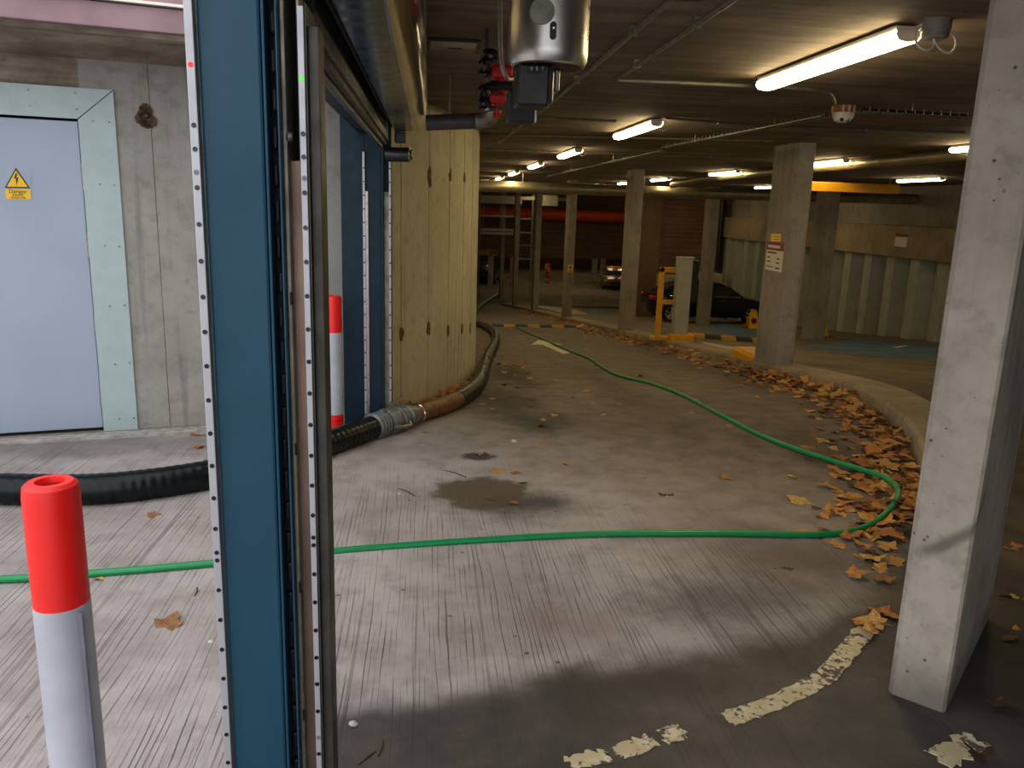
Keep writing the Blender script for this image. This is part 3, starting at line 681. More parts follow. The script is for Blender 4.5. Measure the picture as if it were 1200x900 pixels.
# ================================================================== CEILING SERVICES
LIGHTS = [(2.0, y, .0) for y in (4.17, 8.02, 11.85, 15.65, 19.7, 23.6, 27.4)]+[(5.8, y, 0) for y in (8.0, 11.85, 15.9, 20.4, 24.2, 28.2, 32.4, 36.6, 41.0, 45.4)]+[(9.85, y, 0) for y in (8.0, 15.8, 23.4, 30.5, 38.0, 45.4)]  # farther deck and pile wall lights are unseen additions brightening the far end
ORD = ['first', 'second', 'third', 'fourth', 'fifth', 'sixth', 'seventh', 'eighth', 'ninth', 'tenth']
def light(x, y, i):
    row = {2.0: 0, 5.8: 1, 9.85: 2}[x]
    lab = ('bright strip light nearest the round junction box on the soffit' if i == 0 else
           ['%s strip light down the lane from the round junction box', '%s strip light of the row above the parking deck, far ones added, counted from the pier', '%s strip light of the row along the sheet pile wall, far ones added, counted from the pier'][row] % ORD[i-(0, 7, 17)[row]])
    t = thing('strip_light', (x, y, CEIL), lab, 'light', None if i == 0 else ('lane strip lights', 'deck strip lights', 'pile wall strip lights')[row])
    MB().box(x-.06, x+.06, y-.73, y+.73, CEIL-.035, CEIL-.010, .01).build('light_body', WHITEPL, t)
    prof = [(-.058, CEIL-.035), (-.06, CEIL-.055), (-.045, CEIL-.075), (0, CEIL-.082), (.045, CEIL-.075), (.06, CEIL-.055), (.058, CEIL-.035)]
    MB().prism([(x+a, b) for a, b in prof], y-.735, y+.735, axis='y').build('diffuser', TUBE, t)
    for s in (-1, 1): MB().prism([(x+a*.9, b+.004) for a, b in prof], y+s*.737-.006, y+s*.737+.016, axis='y').build('end_cap', WHITEPL, t)
    for s in (-.35, .35): MB().box(x-.012, x+.012, y+s-.02, y+s+.02, CEIL-.02, CEIL, .002).build('mounting_clip', GALVD, t)
    if i < 12:
        c = Vector((x+.04, y-.80, CEIL-.04)); MB().tube([c+Vector((math.cos(a)*.045, math.sin(a)*.02, math.sin(a)*.05-.03)) for a in np.linspace(0, 6.0, 16)], .006, 6).build('flex_cable', WHITEPL, t)
for i, (x, y, _) in enumerate(LIGHTS): light(x, y, i)
# round junction box and cable loop by the first light
jb = zp(1097, 38, CEIL-.05)
t = thing('junction_box', (jb.x, jb.y, CEIL), 'grey round junction box with hanging cable loop on the soffit', 'junction box')
MB().lathe([(0, CEIL-.075), (.045, CEIL-.075), (.05, CEIL-.07), (.05, CEIL-.045), (.056, CEIL-.043), (.056, CEIL)], (jb.x, jb.y, 0), sides=20).build('box', mat_plain('grey_plastic', s2l((150, 148, 136)), .5), t)
lp = [yp(px, py, jb.y) for px, py in ((1094, 40), (1096, 50), (1104, 59), (1113, 62), (1119, 56), (1120, 47), (1115, 38), (1108, 33))]
MB().tube(smooth_path(lp, .01), .005, 6).build('cable_loop', WHITEPL, t)
def conduit(pts, r, label, z=None, clips=True, mat=GALVD, group=None):
    pts = [Vector(p) for p in pts]
    t = thing('conduit', pts[0], label, 'conduit', group)
    MB().tube(pts, r, 8).build('pipe', mat, t)
    if clips:
        for a, b in zip(pts, pts[1:]):
            L = (b-a).length; n = int(L/1.0); d = (b-a).normalized()
            for k in range(n):
                q = a+(b-a)*((k+.5)/max(n, 1)); w_ = d.cross(Vector((0, 0, 1))).normalized()
                MB().box(-.008, .008, -r*1.5, r*1.5, -r*1.3, CEIL-q.z-.002, .002, M=Matrix.Translation(q) @ Matrix(((d.x, w_.x, 0, 0), (d.y, w_.y, 0, 0), (0, 0, 1, 0), (0, 0, 0, 1)))).build('clip', mat, t)
    return t
zc = CEIL-.034
def cz(px, py, z=zc): return zp(px, py, z)
conduit([cz(870, -8), cz(722, 93), cz(800, 97), cz(890, 101)], .013, 'steel conduit turning a corner beside the bright strip light')
conduit([cz(800, -12), cz(655, 113), cz(584, 168)], .013, 'long straight steel conduit passing behind the stainless drum')
e1 = [cz(890, 101), cz(940, 104), cz(965, 107), cz(975, 112), cz(979, 124)]
conduit(smooth_path(e1, .05), .010, 'curved conduit dropping to the round detector', clips=False)
conduit([cz(600, 137), cz(722, 142)], .012, 'short conduit feeding the second lane light')
conduit([cz(562, 151), cz(584, 152)], .012, 'stub of conduit at the top of the panel wall', clips=False)
conduit([cz(780, 138, CEIL-.0165), cz(900, 148, CEIL-.0165), cz(1130, 155, CEIL-.0165)], .012, 'conduit crossing the soffit behind the round detector')
conduit([cz(562, 158, CEIL-.0165), cz(730, 161, CEIL-.0165), cz(905, 165, CEIL-.0165)], .012, 'thin conduit crossing the lane soffit')
conduit([cz(560, 175, CEIL-.0165), cz(760, 181, CEIL-.0165), cz(905, 186, CEIL-.0165)], .013, 'thin conduit crossing further down the lane soffit')
# ladder tray with cable clips, running down the lane from the detector
dt = zp(988, 134, CEIL-.06)
td = thing('smoke_detector', (dt.x, dt.y, CEIL), 'white dome detector on orange base fixed under the soffit', 'detector')
MB().lathe([(.085, CEIL), (.085, CEIL-.05), (.0, CEIL-.05)], (dt.x, dt.y, 0), sides=24).build('base', mat_plain('orange_brown_plastic', s2l((170, 104, 50)), .5), td)
MB().lathe([(.078, CEIL-.05), (.076, CEIL-.075), (.06, CEIL-.105), (.03, CEIL-.118), (0, CEIL-.12)], (dt.x, dt.y, 0), sides=24).build('dome', WHITEPL, td)
for dx in (-.02, .01): MB().lathe([(.014, 0), (.014, .012), (0, .012)], (dt.x+dx*1.5, dt.y-.045, CEIL-.098), (0, -.7, -.7), 10).build('sensor_eye', BLACK, td)
for k in (-1, 0, 1): MB().box(dt.x+k*.04-.006, dt.x+k*.04+.006, dt.y-.088+abs(k)*.012, dt.y-.078+abs(k)*.012, CEIL-.048, CEIL-.004).build('vent_rib', WHITEPL, td)
def tray(pts, label, step):
    t = thing('cable_tray', pts[0], label, 'cable tray')
    for s in (-1, 1):
        MB().tube([p+Vector((.0, 0, 0))+((pts[-1]-pts[0]).normalized().cross(Vector((0, 0, 1)))*.035*s) for p in pts], .006, 6).build('side_rail', GALVD, t)
    MB().tube([p+Vector((0, 0, .012)) for p in pts], .012, 6).build('cable', BLACK, t)
    d = (pts[-1]-pts[0]); L = d.length; d.normalize(); sdv = d.cross(Vector((0, 0, 1))); n = int(L/step); proto = None
    for k in range(max(1, int(L/1.6))):
        q = pts[0]+d*(k+.5)*L/max(1, int(L/1.6)); MB().tube([q+sdv*.035, Vector((q.x+sdv.x*.035, q.y+sdv.y*.035, CEIL-.002))], .004, 5).build('hanger_rod', GALVD, t)
    for k in range(n):
        q = pts[0]+d*(k+.5)*step
        if proto is None:
            proto = MB().tube([q-sdv*.035, q-sdv*.035+Vector((0, 0, .03)), q-sdv*.03+Vector((0, 0, .034))], .004, 5).tube([q-sdv*.035, q+sdv*.035], .004, 5).build('rung', GALV, t); q0 = q
        else:
            link_copy(proto, t, proto.location+(q-q0))
tz = CEIL-.085
tray([zp(1135, 138, tz), zp(1008, 131, tz)], 'short wire cable tray between the detector and the pier', .07)
pa = zp(968, 136, tz); tray([pa, Vector((2.76, 8.6, tz)), Vector((2.76, 18.5, tz))][0:1]+[Vector((2.74, 9.6, tz))], 'wire ladder cable tray hung diagonally under the soffit', .10)
tray([Vector((2.74, 9.6, tz-.03)), Vector((2.74, 19., tz-.03))], 'long cable tray hung down the lane on thin rods', .25)
# round ducts
def duct(name, pts, r, label, mat, hang=True):
    t = thing(name, pts[0], label, 'duct'); pts = [Vector(p) for p in pts]
    MB().tube(pts, r, 18).build('duct_run', mat, t)
    for a, b in zip(pts, pts[1:]):
        L = (b-a).length; n = max(1, int(L/2.2)); d = (b-a).normalized()
        for k in range(n):
            q = a+(b-a)*((k+.5)/n); MB().lathe([(r, -.03), (r*1.06, -.03), (r*1.06, .03), (r, .03)], q, d, 18).build('joint_band', mat, t)
            if hang: MB().tube([q+Vector((0, 0, r)), Vector((q.x, q.y, CEIL))], .008, 5).build('hanger_rod', GALVD, t)
duct('air_duct', [(.75, 20, 2.04), (6.8, 20, 2.04), (12.45, 20, 2.07)], .135, 'large round metal duct crossing the whole lane under the soffit', TAPE)
duct('drain_duct', [(6.02, 6.2, 2.325), (6.02, 12, 2.325), (6.02, 18.0, 2.31), (5.9, 19.7, 2.2)], .072, 'thinner metal duct running lengthwise above the parking deck', TAPE)
o50 = []
duct('orange_duct', [(1.0, 49.63, 1.18), (11.4, 49.63, 1.12)], .34, 'orange painted pipe along the far brown wall', ORANGE, False)
tag(MB().tube(smooth_path([(11.42, 49.6, 1.12), (12.0, 49.6, 1.2), (12.25, 49.6, 1.6), (12.3, 49.6, CEIL-.08)], .1), .34, 14).build('orange_riser', ORANGE), 'orange pipe bend rising to the soffit at the far wall', 'pipe')
MB_ = thing('clearance_bar', (6.2, 12, 1.95), 'yellow height clearance bar hanging above the blue bay', 'barrier')
q0, q1 = yp(930, 216, 12), yp(1053, 222, 12)
MB().box(q0.x, q1.x, 11.96, 12.04, q1.z-.07, q1.z+.07, .01).build('bar', YEL, MB_)
for x in (q0.x+.15, q1.x-.15): MB().tube([(x, 12, q1.z+.07), (x, 12, CEIL)], .006, 6).build('hanger_rod', GALVD, MB_)
# ceiling recess plate
hp = zp(532, 52, CEIL)
t = thing('ceiling_plate', (hp.x, hp.y, CEIL), 'square access plate with dark edge set in the soffit', 'plate')
MB().box(hp.x-.13, hp.x+.13, hp.y-.16, hp.y+.16, CEIL-.012, CEIL, .003).build('frame', BLACK, t)
MB().box(hp.x-.12, hp.x+.11, hp.y-.15, hp.y+.11, CEIL-.022, CEIL-.012, .004).build('plate', CONROUGH, t)
MB().box(hp.x-.03, hp.x+.04, hp.y-.03, hp.y+.0, CEIL-.026, CEIL-.022).build('slot', BLACK, t)
# stainless drum unit with black sensor housings
ym = 2.75
dc = yp(643, 40, ym); rd = (yp(690, 50, ym).x-yp(597, 50, ym).x)/2; zb_ = yp(643, 78, ym).z
u = thing('ceiling_drum', (dc.x, ym, CEIL), 'stainless steel drum hung from the soffit with black boxes beneath', 'motor')
MB().lathe([(rd*.86, zb_-.004), (rd*.93, zb_), (rd*.985, zb_+.015), (rd, zb_+.04), (rd, CEIL-.03), (rd*1.02, CEIL-.03), (rd*1.02, CEIL)], (dc.x, ym, 0), sides=40).build('drum', STEELB, u)
MB().disc((dc.x, ym, zb_-.004), (0, 0, 1), rd*.86, .004, 32).build('base_plate', BLACK, u)
p = yp(636, 13, ym-rd*.98); an = Vector((-.12, -1, 0)).normalized()
MB().lathe([(0, .012), (.012, .012), (.012, .008), (.038, .008), (.040, .0), (.040, -.02)], p+Vector((0, .008, 0)), an, 22).build('round_badge', GALVD, u)
p = yp(648, 36, ym-rd*.99); MB().prism([(p.x+.0105*math.cos(a), p.z+.0105*math.sin(a)+(.016 if math.sin(a) > 0 else -.016)) for a in np.linspace(0, 2*math.pi, 16, endpoint=False)], p.y-.004, p.y+.02, axis='y').build('slot', BLACK, u)
p = yp(649, 32, ym-rd*1.02); MB().lathe([(0, -.008), (.006, -.006), (.008, 0), (.006, .006), (0, .008)], p, (0, 0, 1), 10).build('screw', CHROME, u)
def px_box(pa, pb, ya, yb, zlow, ztop, nm, mat, par, bev=.008):
    MB().box(yp(pa, 100, ya).x, yp(pb, 100, ya).x, ya, yb, zlow, ztop, bev).build(nm, mat, par)
px_box(606, 644, ym-.06, ym+.06, yp(620, 124, ym-.06).z, zb_-.004, 'sensor_box', BLACK, u)
px_box(631, 650, ym-.052, ym+.05, yp(640, 124, ym-.05).z, zb_-.004, 'sensor_box_side', PIPEG, u, .02)
px_box(650, 656, ym+.0, ym+.08, yp(652, 108, ym).z, zb_-.004, 'clip', GALV, u)
for px in (624, 630, 637): MB().lathe([(.006, 0), (.006, .012), (0, .012)], yp(px, 78, ym-rd*.8)+Vector((0, 0, -.0)), (0, 0, -1), 8).build('bolt', CHROME, u)
t2 = thing('black_sensor_box', yp(615, 143, 3.1), 'small black box hanging behind the stainless drum', 'sensor')
MB().box(yp(596, 120, 3.1).x, yp(627, 120, 3.1).x, 3.1, 3.2, yp(610, 143, 3.1).z, yp(610, 106, 3.1).z, .006).build('housing', BLACK, t2)
MB().box(yp(627, 120, 3.1).x, yp(630, 120, 3.1).x, 3.11, 3.19, yp(610, 143, 3.1).z, yp(610, 106, 3.1).z, .002).build('side_trim', GALV, t2)
MB().box(yp(605, 120, 3.1).x, yp(620, 120, 3.1).x, 3.13, 3.17, yp(610, 106, 3.1).z, CEIL, .003).build('hanger', PIPEG, t2)
cbl = [yp(586, -20, 2.9), yp(586, 30, 2.9), yp(587, 70, 2.9), yp(592, 88, 2.9), yp(597, 93, 2.95), yp(612, 88, 3.0)]
tag(MB().tube(smooth_path(cbl, .02), .0075, 8).build('cable', GALVD), 'pale cable hanging down beside the stainless drum', 'cable')
# red valve assembly
yv = 4.0
v = thing('valve_assembly', yp(585, 140, yv), 'red valves and black fittings on a pipe rig under the soffit', 'valve')
def vb(px0, px1, py0, py1, nm, mat, dy=.06, bev=.008, yy=yv): MB().box(yp(px0, 90, yy).x, yp(px1, 90, yy).x, yy-dy, yy+dy, yp(580, py1, yy).z, yp(580, py0, yy).z, bev).build(nm, mat, v)
vb(575, 600, 76, 93, 'valve_body', REDM, .05, .02); vb(573, 593, 110, 122, 'valve_body', REDM, .05, .015)
for pts, nm, mat, rr in (([(588, 93), (588, 112)], 'valve_stem', REDM, .018), ([(583, 122), (582, 135)], 'valve_stem', REDM, .012), ([(578, 135), (586, 135)], 'handle', REDM, .012),
                         ([(572, 74), (571, 100), (570, 130)], 'bracket', GALVD, .014), ([(571, 107), (606, 107)], 'rod', GALVD, .010), ([(570, 128), (588, 126)], 'rod', PIPEG, .012),
                         ([(569, 102), (600, 100)], 'rod', BLACK, .026), ([(571, 98), (590, 97)], 'rod', PIPEG, .014), ([(571, 76), (571, -30)], 'hanger_rod', PIPEG, .010)):
    MB().tube([yp(*q, yv) for q in pts], rr, 8).build(nm, mat, v)
for c, a_, s_ in (((574, 66), 8, 6), ((567, 80), 5, 8), ((567, 112), 5, 10), ((567, 123), 5, 6)):
    MB().tube([yp(c[0]+a_*math.cos(k), c[1]+s_*math.sin(k), yv-.03+.01*math.sin(3*k)) for k in np.linspace(0, 2*math.pi, 18)], .014, 8).build('cable_coil', BLACK, v)
pg = [yp(499, 144, 5.2), yp(555, 142, 5.2), yp(566, 141, 5.2), yp(574, 137, 5.15), yp(578, 128, 5.1), yp(579, 112, 5.1), Vector((yp(579, 100, 5.1).x, 5.1, CEIL))]
pp = thing('drain_pipe', pg[0], 'dark grey drain pipe elbowing up to the soffit above the panel wall', 'pipe')
MB().tube(pg[:2], .047, 16).build('pipe', PIPEG, pp); MB().tube(smooth_path(pg[1:], .02), .050, 16).build('elbow', GALVD, pp)
MB().tube([yp(527, 134, 5.2), Vector((yp(527, 134, 5.2).x, 5.2, CEIL))], .006, 6).build('hanger_rod', GALVD, pp)
sbk = thing('ceiling_bracket', (.95, 3.05, CEIL), 'dark bar bracket with a red end on the soffit above the conduits', 'bracket')
bx0, bx1 = sorted((zp(735, 1, CEIL-.02).x, zp(812, 1, CEIL-.02).x))
MB().box(bx0+.04, bx1, 3.06, 3.12, CEIL-.045, CEIL, .004).build('bar', BLACK, sbk); MB().box(bx0, bx0+.04, 3.06, 3.12, CEIL-.045, CEIL, .004).build('red_end', REDM, sbk)

# ================================================================== DECK FURNITURE
def on_deck(px, py): return g(px, py, 0, True)
# ticket column
yh_ = g(770, 398, .13).y; yt = yh_-.22; tb = yp(797, 392, yt)
def XZ(px, py, y): p = yp(px, py, y); return p.x, p.z
tk = thing('ticket_machine', (tb.x, yt, P(yt)+.13), 'tall grey ticket machine with black front panel beside yellow hoop', 'ticket machine')
xa = XZ(789, 391, yt)[0]; xb = XZ(806, 391, yt)[0]; zt = XZ(803, 303, yt)[1]; zb = tb.z
MB().box(xa, xb, yt, yt+.16, zb-.03, zt, .015).build('cabinet', GREYM, tk); MB().box(xa-.05, xb+.1, yt-.06, yt+.17, P(yt)+.12, zb, .01).build('plinth', YEL, tk)
MB().box(xb-.004, xb+.11, yt-.01, yt+.145, XZ(805, 354, yt)[1], zt-.03, .01).build('front_panel', BLACK, tk)
MB().box(xa-.01, xb+.02, yt-.01, yt+.165, zt-.002, zt+.025, .008).build('cap', GREYM, tk)
# yellow hoop
hb = g(770, 398, .13); yh = hb.y
hx0, hx1 = XZ(770, 398, yh)[0], XZ(800, 398, yh)[0]; zh = XZ(775, 313, yh)[1]; zg = P(yh)+.13
gd = thing('hoop_guard', ((hx0+hx1)/2, yh, zg), 'yellow square tube hoop guard on the kerb protecting the ticket machine', 'guard rail')
for x in (hx0, hx1-.02): MB().box(x-.045, x+.045, yh-.045, yh+.045, zg, zh, .01).build('upright', YEL, gd)
MB().box(hx0-.045, hx1+.025, yh-.045, yh+.045, zh-.09, zh, .01).build('top_rail', YEL, gd)
zm = XZ(780, 354, yh)[1]; MB().box(hx0, hx1-.02, yh-.03, yh+.03, zm-.04, zm+.04, .008).build('mid_rail', YEL, gd)
MB().box(hx0-.10, hx1+.2, yh-.04, yh+.20, zg-.01, zg+.05, .012).build('base_plate', YEL, gd)
# striped humps
def hump(pa, pb, n, label, wy=.30, h=.055):
    d = (pb-pa); L = d.length; d.normalize(); sd = Vector((-d.y, d.x, 0)).normalized()
    t = thing('speed_hump', (pa+pb)/2, label, 'speed hump'); nz = Vector((0, 0, 1))
    prof = [(-wy/2, 0), (-wy*.3, h*.75), (-wy*.1, h), (wy*.1, h), (wy*.3, h*.75), (wy/2, 0)]
    for k in range(n):
        a = pa+d*(L*k/n+.006); b = pa+d*(L*(k+1)/n-.006); m = MB()
        va = [a+sd*p+nz*q for p, q in prof]; vb_ = [b+sd*p+nz*q for p, q in prof]; m.add(va+vb_, [(i, i+1, 7+i, 6+i) for i in range(5)]+[tuple(range(6)), tuple(range(6, 12)), (0, 5, 11, 6)])
        m.build('hump_segment', YELR if k % 2 == 0 else BLKR, t)
ha = g(558, 384); hbv = Vector((KX-.02, ha.y, P(ha.y)))
yh2 = g(615, 383).y; hump(Vector((.66, yh2, P(yh2))), Vector((KX-.03, yh2, P(yh2))), 11, 'yellow and black speed hump across the ramp', .42, .06)
pA, pB = on_deck(806, 394.5), on_deck(862, 395.5); pB.y = pA.y; pB.z = G(pB.x, pB.y); pA.z = G(pA.x, pA.y)
hump(pA, pB, 5, 'short yellow and black rubber hump on the deck behind the ticket machine', .25, .08)
# yellow wedge block by the first column
bq = Vector((4.17, 9.85, P(9.85)+.13)); 
tag(MB().prism([(4.15, bq.z-.11), (4.46, bq.z-.11), (4.46, bq.z+.07), (4.20, bq.z+.07), (4.15, bq.z+.03)], 9.80, 10.45, axis='y').build('kerb_block', YEL), 'yellow painted concrete block on the kerb against the signed column', 'block')
# folding floor signs
def floor_sign(px, py, label, disc):
    b = on_deck(px, py); z = G(b.x, b.y); h = .52; w0, w1 = .17, .10
    t = thing('floor_sign', (b.x, b.y, z), label, 'floor sign')
    for s in (-1, 1):
        fr_ = [(-w0, 0), (w0, 0), (w1, h), (-w1, h)]; m = MB()
        a = [Vector((b.x+x, b.y+s*(.17*(1-zz/h)+.012), z+zz)) for x, zz in fr_]; c = [p+Vector((0, .014, 0)) for p in a]
        m.add(a+c, [(0, 1, 2, 3), (7, 6, 5, 4)]+[(i, (i+1) % 4, 4+(i+1) % 4, 4+i) for i in range(4)]); m.build('panel', YELS, t)
    MB().box(b.x-w1*.8, b.x+w1*.8, b.y-.02, b.y+.035, z+h-.01, z+h+.05, .012).build('handle', YELS, t)
    MB().box(b.x-.24, b.x+.24, b.y-.22, b.y+.24, z-.005, z+.025, .01).build('foot', BLKR, t)
    if disc:
        MB().disc((b.x, b.y-.10, z+.25), (0, -1, .3), .10, .01, 18).build('disc', REDM, t)
        MB().disc((b.x, b.y-.108, z+.252), (0, -1, .3), .062, .012, 18).build('disc_center', mat_plain('dark_blue_print', s2l((40, 40, 80)), .5), t)
floor_sign(881, 385, 'yellow folding sign with a red no parking disc by the black car', True)
floor_sign(960, 394, 'plain yellow folding sign at the foot of the sheet pile wall', False)
# signs on columns and wall
def plate(name, c, n, wd_, ht, parts, label):
    n = Vector(n).normalized(); r_ = Vector((0, 0, 1)).cross(n).normalized()
    t = thing(name, c, label, 'sign')
    for (x0, x1, z0, z1, o, nm, mat) in parts:
        q = [c+r_*(x*wd_)+Vector((0, 0, z*ht))+n*o for x, z in ((x0, z0), (x1, z0), (x1, z1), (x0, z1))]; q2 = [p+n*.004 for p in q]
        MB().add(q+q2, [(3, 2, 1, 0), (4, 5, 6, 7)]+[(i, (i+1) % 4, 4+(i+1) % 4, 4+i) for i in range(4)]).build(nm, mat, t)
    return t
sp_ = xp(909, 319, 4.15); q_ = xp(909, 284, 4.15)
yc = (xp(900, 300, 4.15).y+xp(917, 300, 4.15).y)/2; zl = xp(909, 318, 4.15).z; zh_ = xp(909, 284, 4.15).z
plate('tariff_sign', Vector((4.156, 9.43, zl)), (-1, 0, 0), .48, zh_-zl,
      [(-.5, .5, 0, 1, 0, 'board', WHITES), (-.5, .5, .72, 1, .004, 'header', REDSIGN), (-.30, .32, .80, .90, .008, 'header_text', WHITES), (-.40, -.32, .80, .90, .008, 'header_mark', WHITES),
       (-.42, .12, .60, .66, .005, 'text_line', REDSIGN), (-.40, -.25, .44, .48, .005, 'text_line', INK), (.18, .34, .42, .46, .005, 'text_line', INK), (-.40, -.2, .29, .33, .005, 'text_line', INK),
       (.16, .34, .27, .31, .005, 'text_line', INK), (-.42, .0, .12, .15, .005, 'text_line', INK), (.14, .36, .09, .14, .005, 'text_line', INK)],
      'red headed white tariff sign on the concrete blade column')
zy0, zy1 = xp(913, 283, 4.15).z, xp(913, 274, 4.15).z
plate('notice_sign', Vector((4.15, 9.32, zy0)), (-.6, -1, 0), .20, zy1-zy0, [(-.5, .5, 0, 1, 0, 'board', YELS), (-.35, .35, .55, .65, .004, 'text_line', YELR), (-.35, .35, .2, .32, .004, 'text_line', YELR)], 'small yellow notice projecting above the tariff sign')
pz = xp(1055, 289, 12.18); plate('wall_sign', pz, (-1, 0, 0), .55, .33, [(-.5, .5, 0, .75, 0, 'board', WHITES), (-.5, .5, .75, 1, 0, 'header', REDSIGN)], 'small red and white sign on the beam above the sheet piles')
cz_ = P(23)+.1; zs0, zs1 = yp(666, 319, 24.2).z, yp(666, 310, 24.2).z
plate('column_sign', Vector((4.27, 24.195, zs0)), (0, -1, 0), .17, zs1-zs0, [(-.5, .5, 0, 1, 0, 'board', YELS), (-.2, .2, .45, .75, .004, 'symbol', INK), (-.35, .35, .15, .25, .004, 'text_line', INK)], 'small yellow sign fixed on the slim kerb column')

# ================================================================== PAINTED MARKINGS
def paint(name, pts, mat, label, zf, ragged=0., lift=.004, cat='road marking', sub=8):
    pts = [Vector((p[0], p[1], 0)) for p in pts]; ring = []
    for a, b in zip(pts, pts[1:]+pts[:1]):
        for k in range(sub):
            q = a.lerp(b, k/sub); ring.append(q+Vector((random.uniform(-1, 1), random.uniform(-1, 1), 0))*ragged)
    bm = bmesh.new(); vv = [bm.verts.new((q.x, q.y, zf(q.x, q.y)+lift)) for q in ring]; f = bm.faces.new(vv)
    if f.normal.z < 0: f.normal_flip()
    ex = bmesh.ops.extrude_face_region(bm, geom=[f]); [setattr(v_, 'co', v_.co+Vector((0, 0, -.003))) for v_ in ex['geom'] if isinstance(v_, bmesh.types.BMVert)]
    bmesh.ops.triangulate(bm, faces=bm.faces[:]); bm.verts.index_update(); m = MB().add([v_.co.copy() for v_ in bm.verts], [[v_.index for v_ in f_.verts] for f_ in bm.faces]); bm.free()
    return tag(m.build(name, mat), label, cat)
def mat_worn_line():
    m, nt, b = newmat('chipped_line_paint'); N = NT(nt); p = N.pos()
    n = N.noise(p, 34, 5, .7); k = N.noise(p, 6, 4, .6)
    f = N.ramp(N.math('ADD', n, N.math('MULTIPLY', N.math('SUBTRACT', k, .5), .9)), .40, .50)
    N.l(N.mix(f, s2l((92, 80, 66)), N.mix(N.ramp(k, .4, .6), s2l((224, 210, 176)), s2l((196, 178, 136)))), b.inputs['Base Color']); b.inputs['Roughness'].default_value = .8
    return m
WORN = mat_worn_line()
cl = [g(*q) for q in ((1015, 738), (1000, 757), (985, 776), (968, 793), (945, 808), (915, 822), (880, 836), (852, 846))]
def band(cl, w0, w1):
    L, R_ = [], []
    for i, p in enumerate(cl):
        t = (cl[min(i+1, len(cl)-1)]-cl[max(i-1, 0)]); t.z = 0; t.normalize(); n = Vector((-t.y, t.x, 0)); w_ = w0+(w1-w0)*i/(len(cl)-1); L.append(p+n*w_/2); R_.append(p-n*w_/2)
    return L+R_[::-1]
zr = lambda x, y: P(y)
paint('painted_line', band(cl, .075, .07), WORN, 'chipped curved white line painted beside the concrete pier', zr, .006, sub=6)
for a, b, n_ in (((800, 858), (775, 866), 1), ((762, 870), (722, 884), 2), ((712, 886), (668, 899), 3)):
    paint('painted_line', band([g(*a), g((a[0]+b[0])/2, (a[1]+b[1])/2), g(*b)], .055, .06), WORN, ('short worn dash of the white line on dark dirt', 'middle worn dash of the white line on dark dirt', 'last faint dash of the white line on dark dirt')[n_-1], zr, .012, sub=6)
paint('painted_line', band([g(1100, 892), g(1125, 880), g(1150, 872)], .10, .08), WORN, 'stray worn white line end right of the concrete pier', zr, .014, sub=6)
ar = [(625, 405), (640, 399), (660, 403), (652, 404), (666, 414), (659, 414), (643, 405)]
ar = [(g(*q).x, g(*q).y) for q in ((622.5, 404), (631, 398.5), (660, 404.2), (645, 404.2), (668, 413.8), (660, 415), (636, 404.2))]
paint('painted_arrow', ar, LINEM, 'white painted direction arrow on the ramp near the hump', zr, .0)
def dk(lst): return [tuple(on_deck(*q)[:2]) for q in lst]
zd = lambda x, y: P(y)+max(.0008, KH(y)-.015)+(0 if x < 5 else max(-.235, -.0625*(x-5))*min(1, max(0, (y-3)/3)))
paint('painted_bay', dk([(932, 404), (1005, 397), (1098, 405), (1098, 420), (1020, 416)]), BLUEP, 'blue painted parking bay beside the sheet pile wall', zd, 0)
paint('painted_line', dk([(1015, 411), (1060, 405), (1064, 405.6), (1020, 412)]), LINEM, 'thin white line painted on the blue bay', zd, 0, lift=.009)
paint('painted_bay', dk([(815, 383), (845, 378), (900, 390), (900, 402), (850, 392)]), BLUEP, 'blue painted bay in front of the black car', zd, 0)
paint('painted_bay', dk([(818, 399), (886, 410), (886, 413.5), (838, 407)]), CREAMP, 'cream painted strip on the deck behind the kerb', zd, 0)
zfl = lambda x, y: zd(x, y) if y < 46 else -3.995
pb_ = [tuple(g(*q)[:2]) for q in ((676, 351), (685, 351), (707, 364), (692, 365))]
paint('painted_bay', [(6.4, 31.5), (7.3, 31.5), (9.2, 42.), (7.9, 42.)], BLUEP, 'far blue painted bay behind the slim kerb columns', zd, 0)
paint('painted_bay', [(4.8, 27.), (6.1, 30.), (7.6, 42.), (5.2, 42.)], CREAMP, 'far cream painted floor beside the far blue bay', zd, 0)

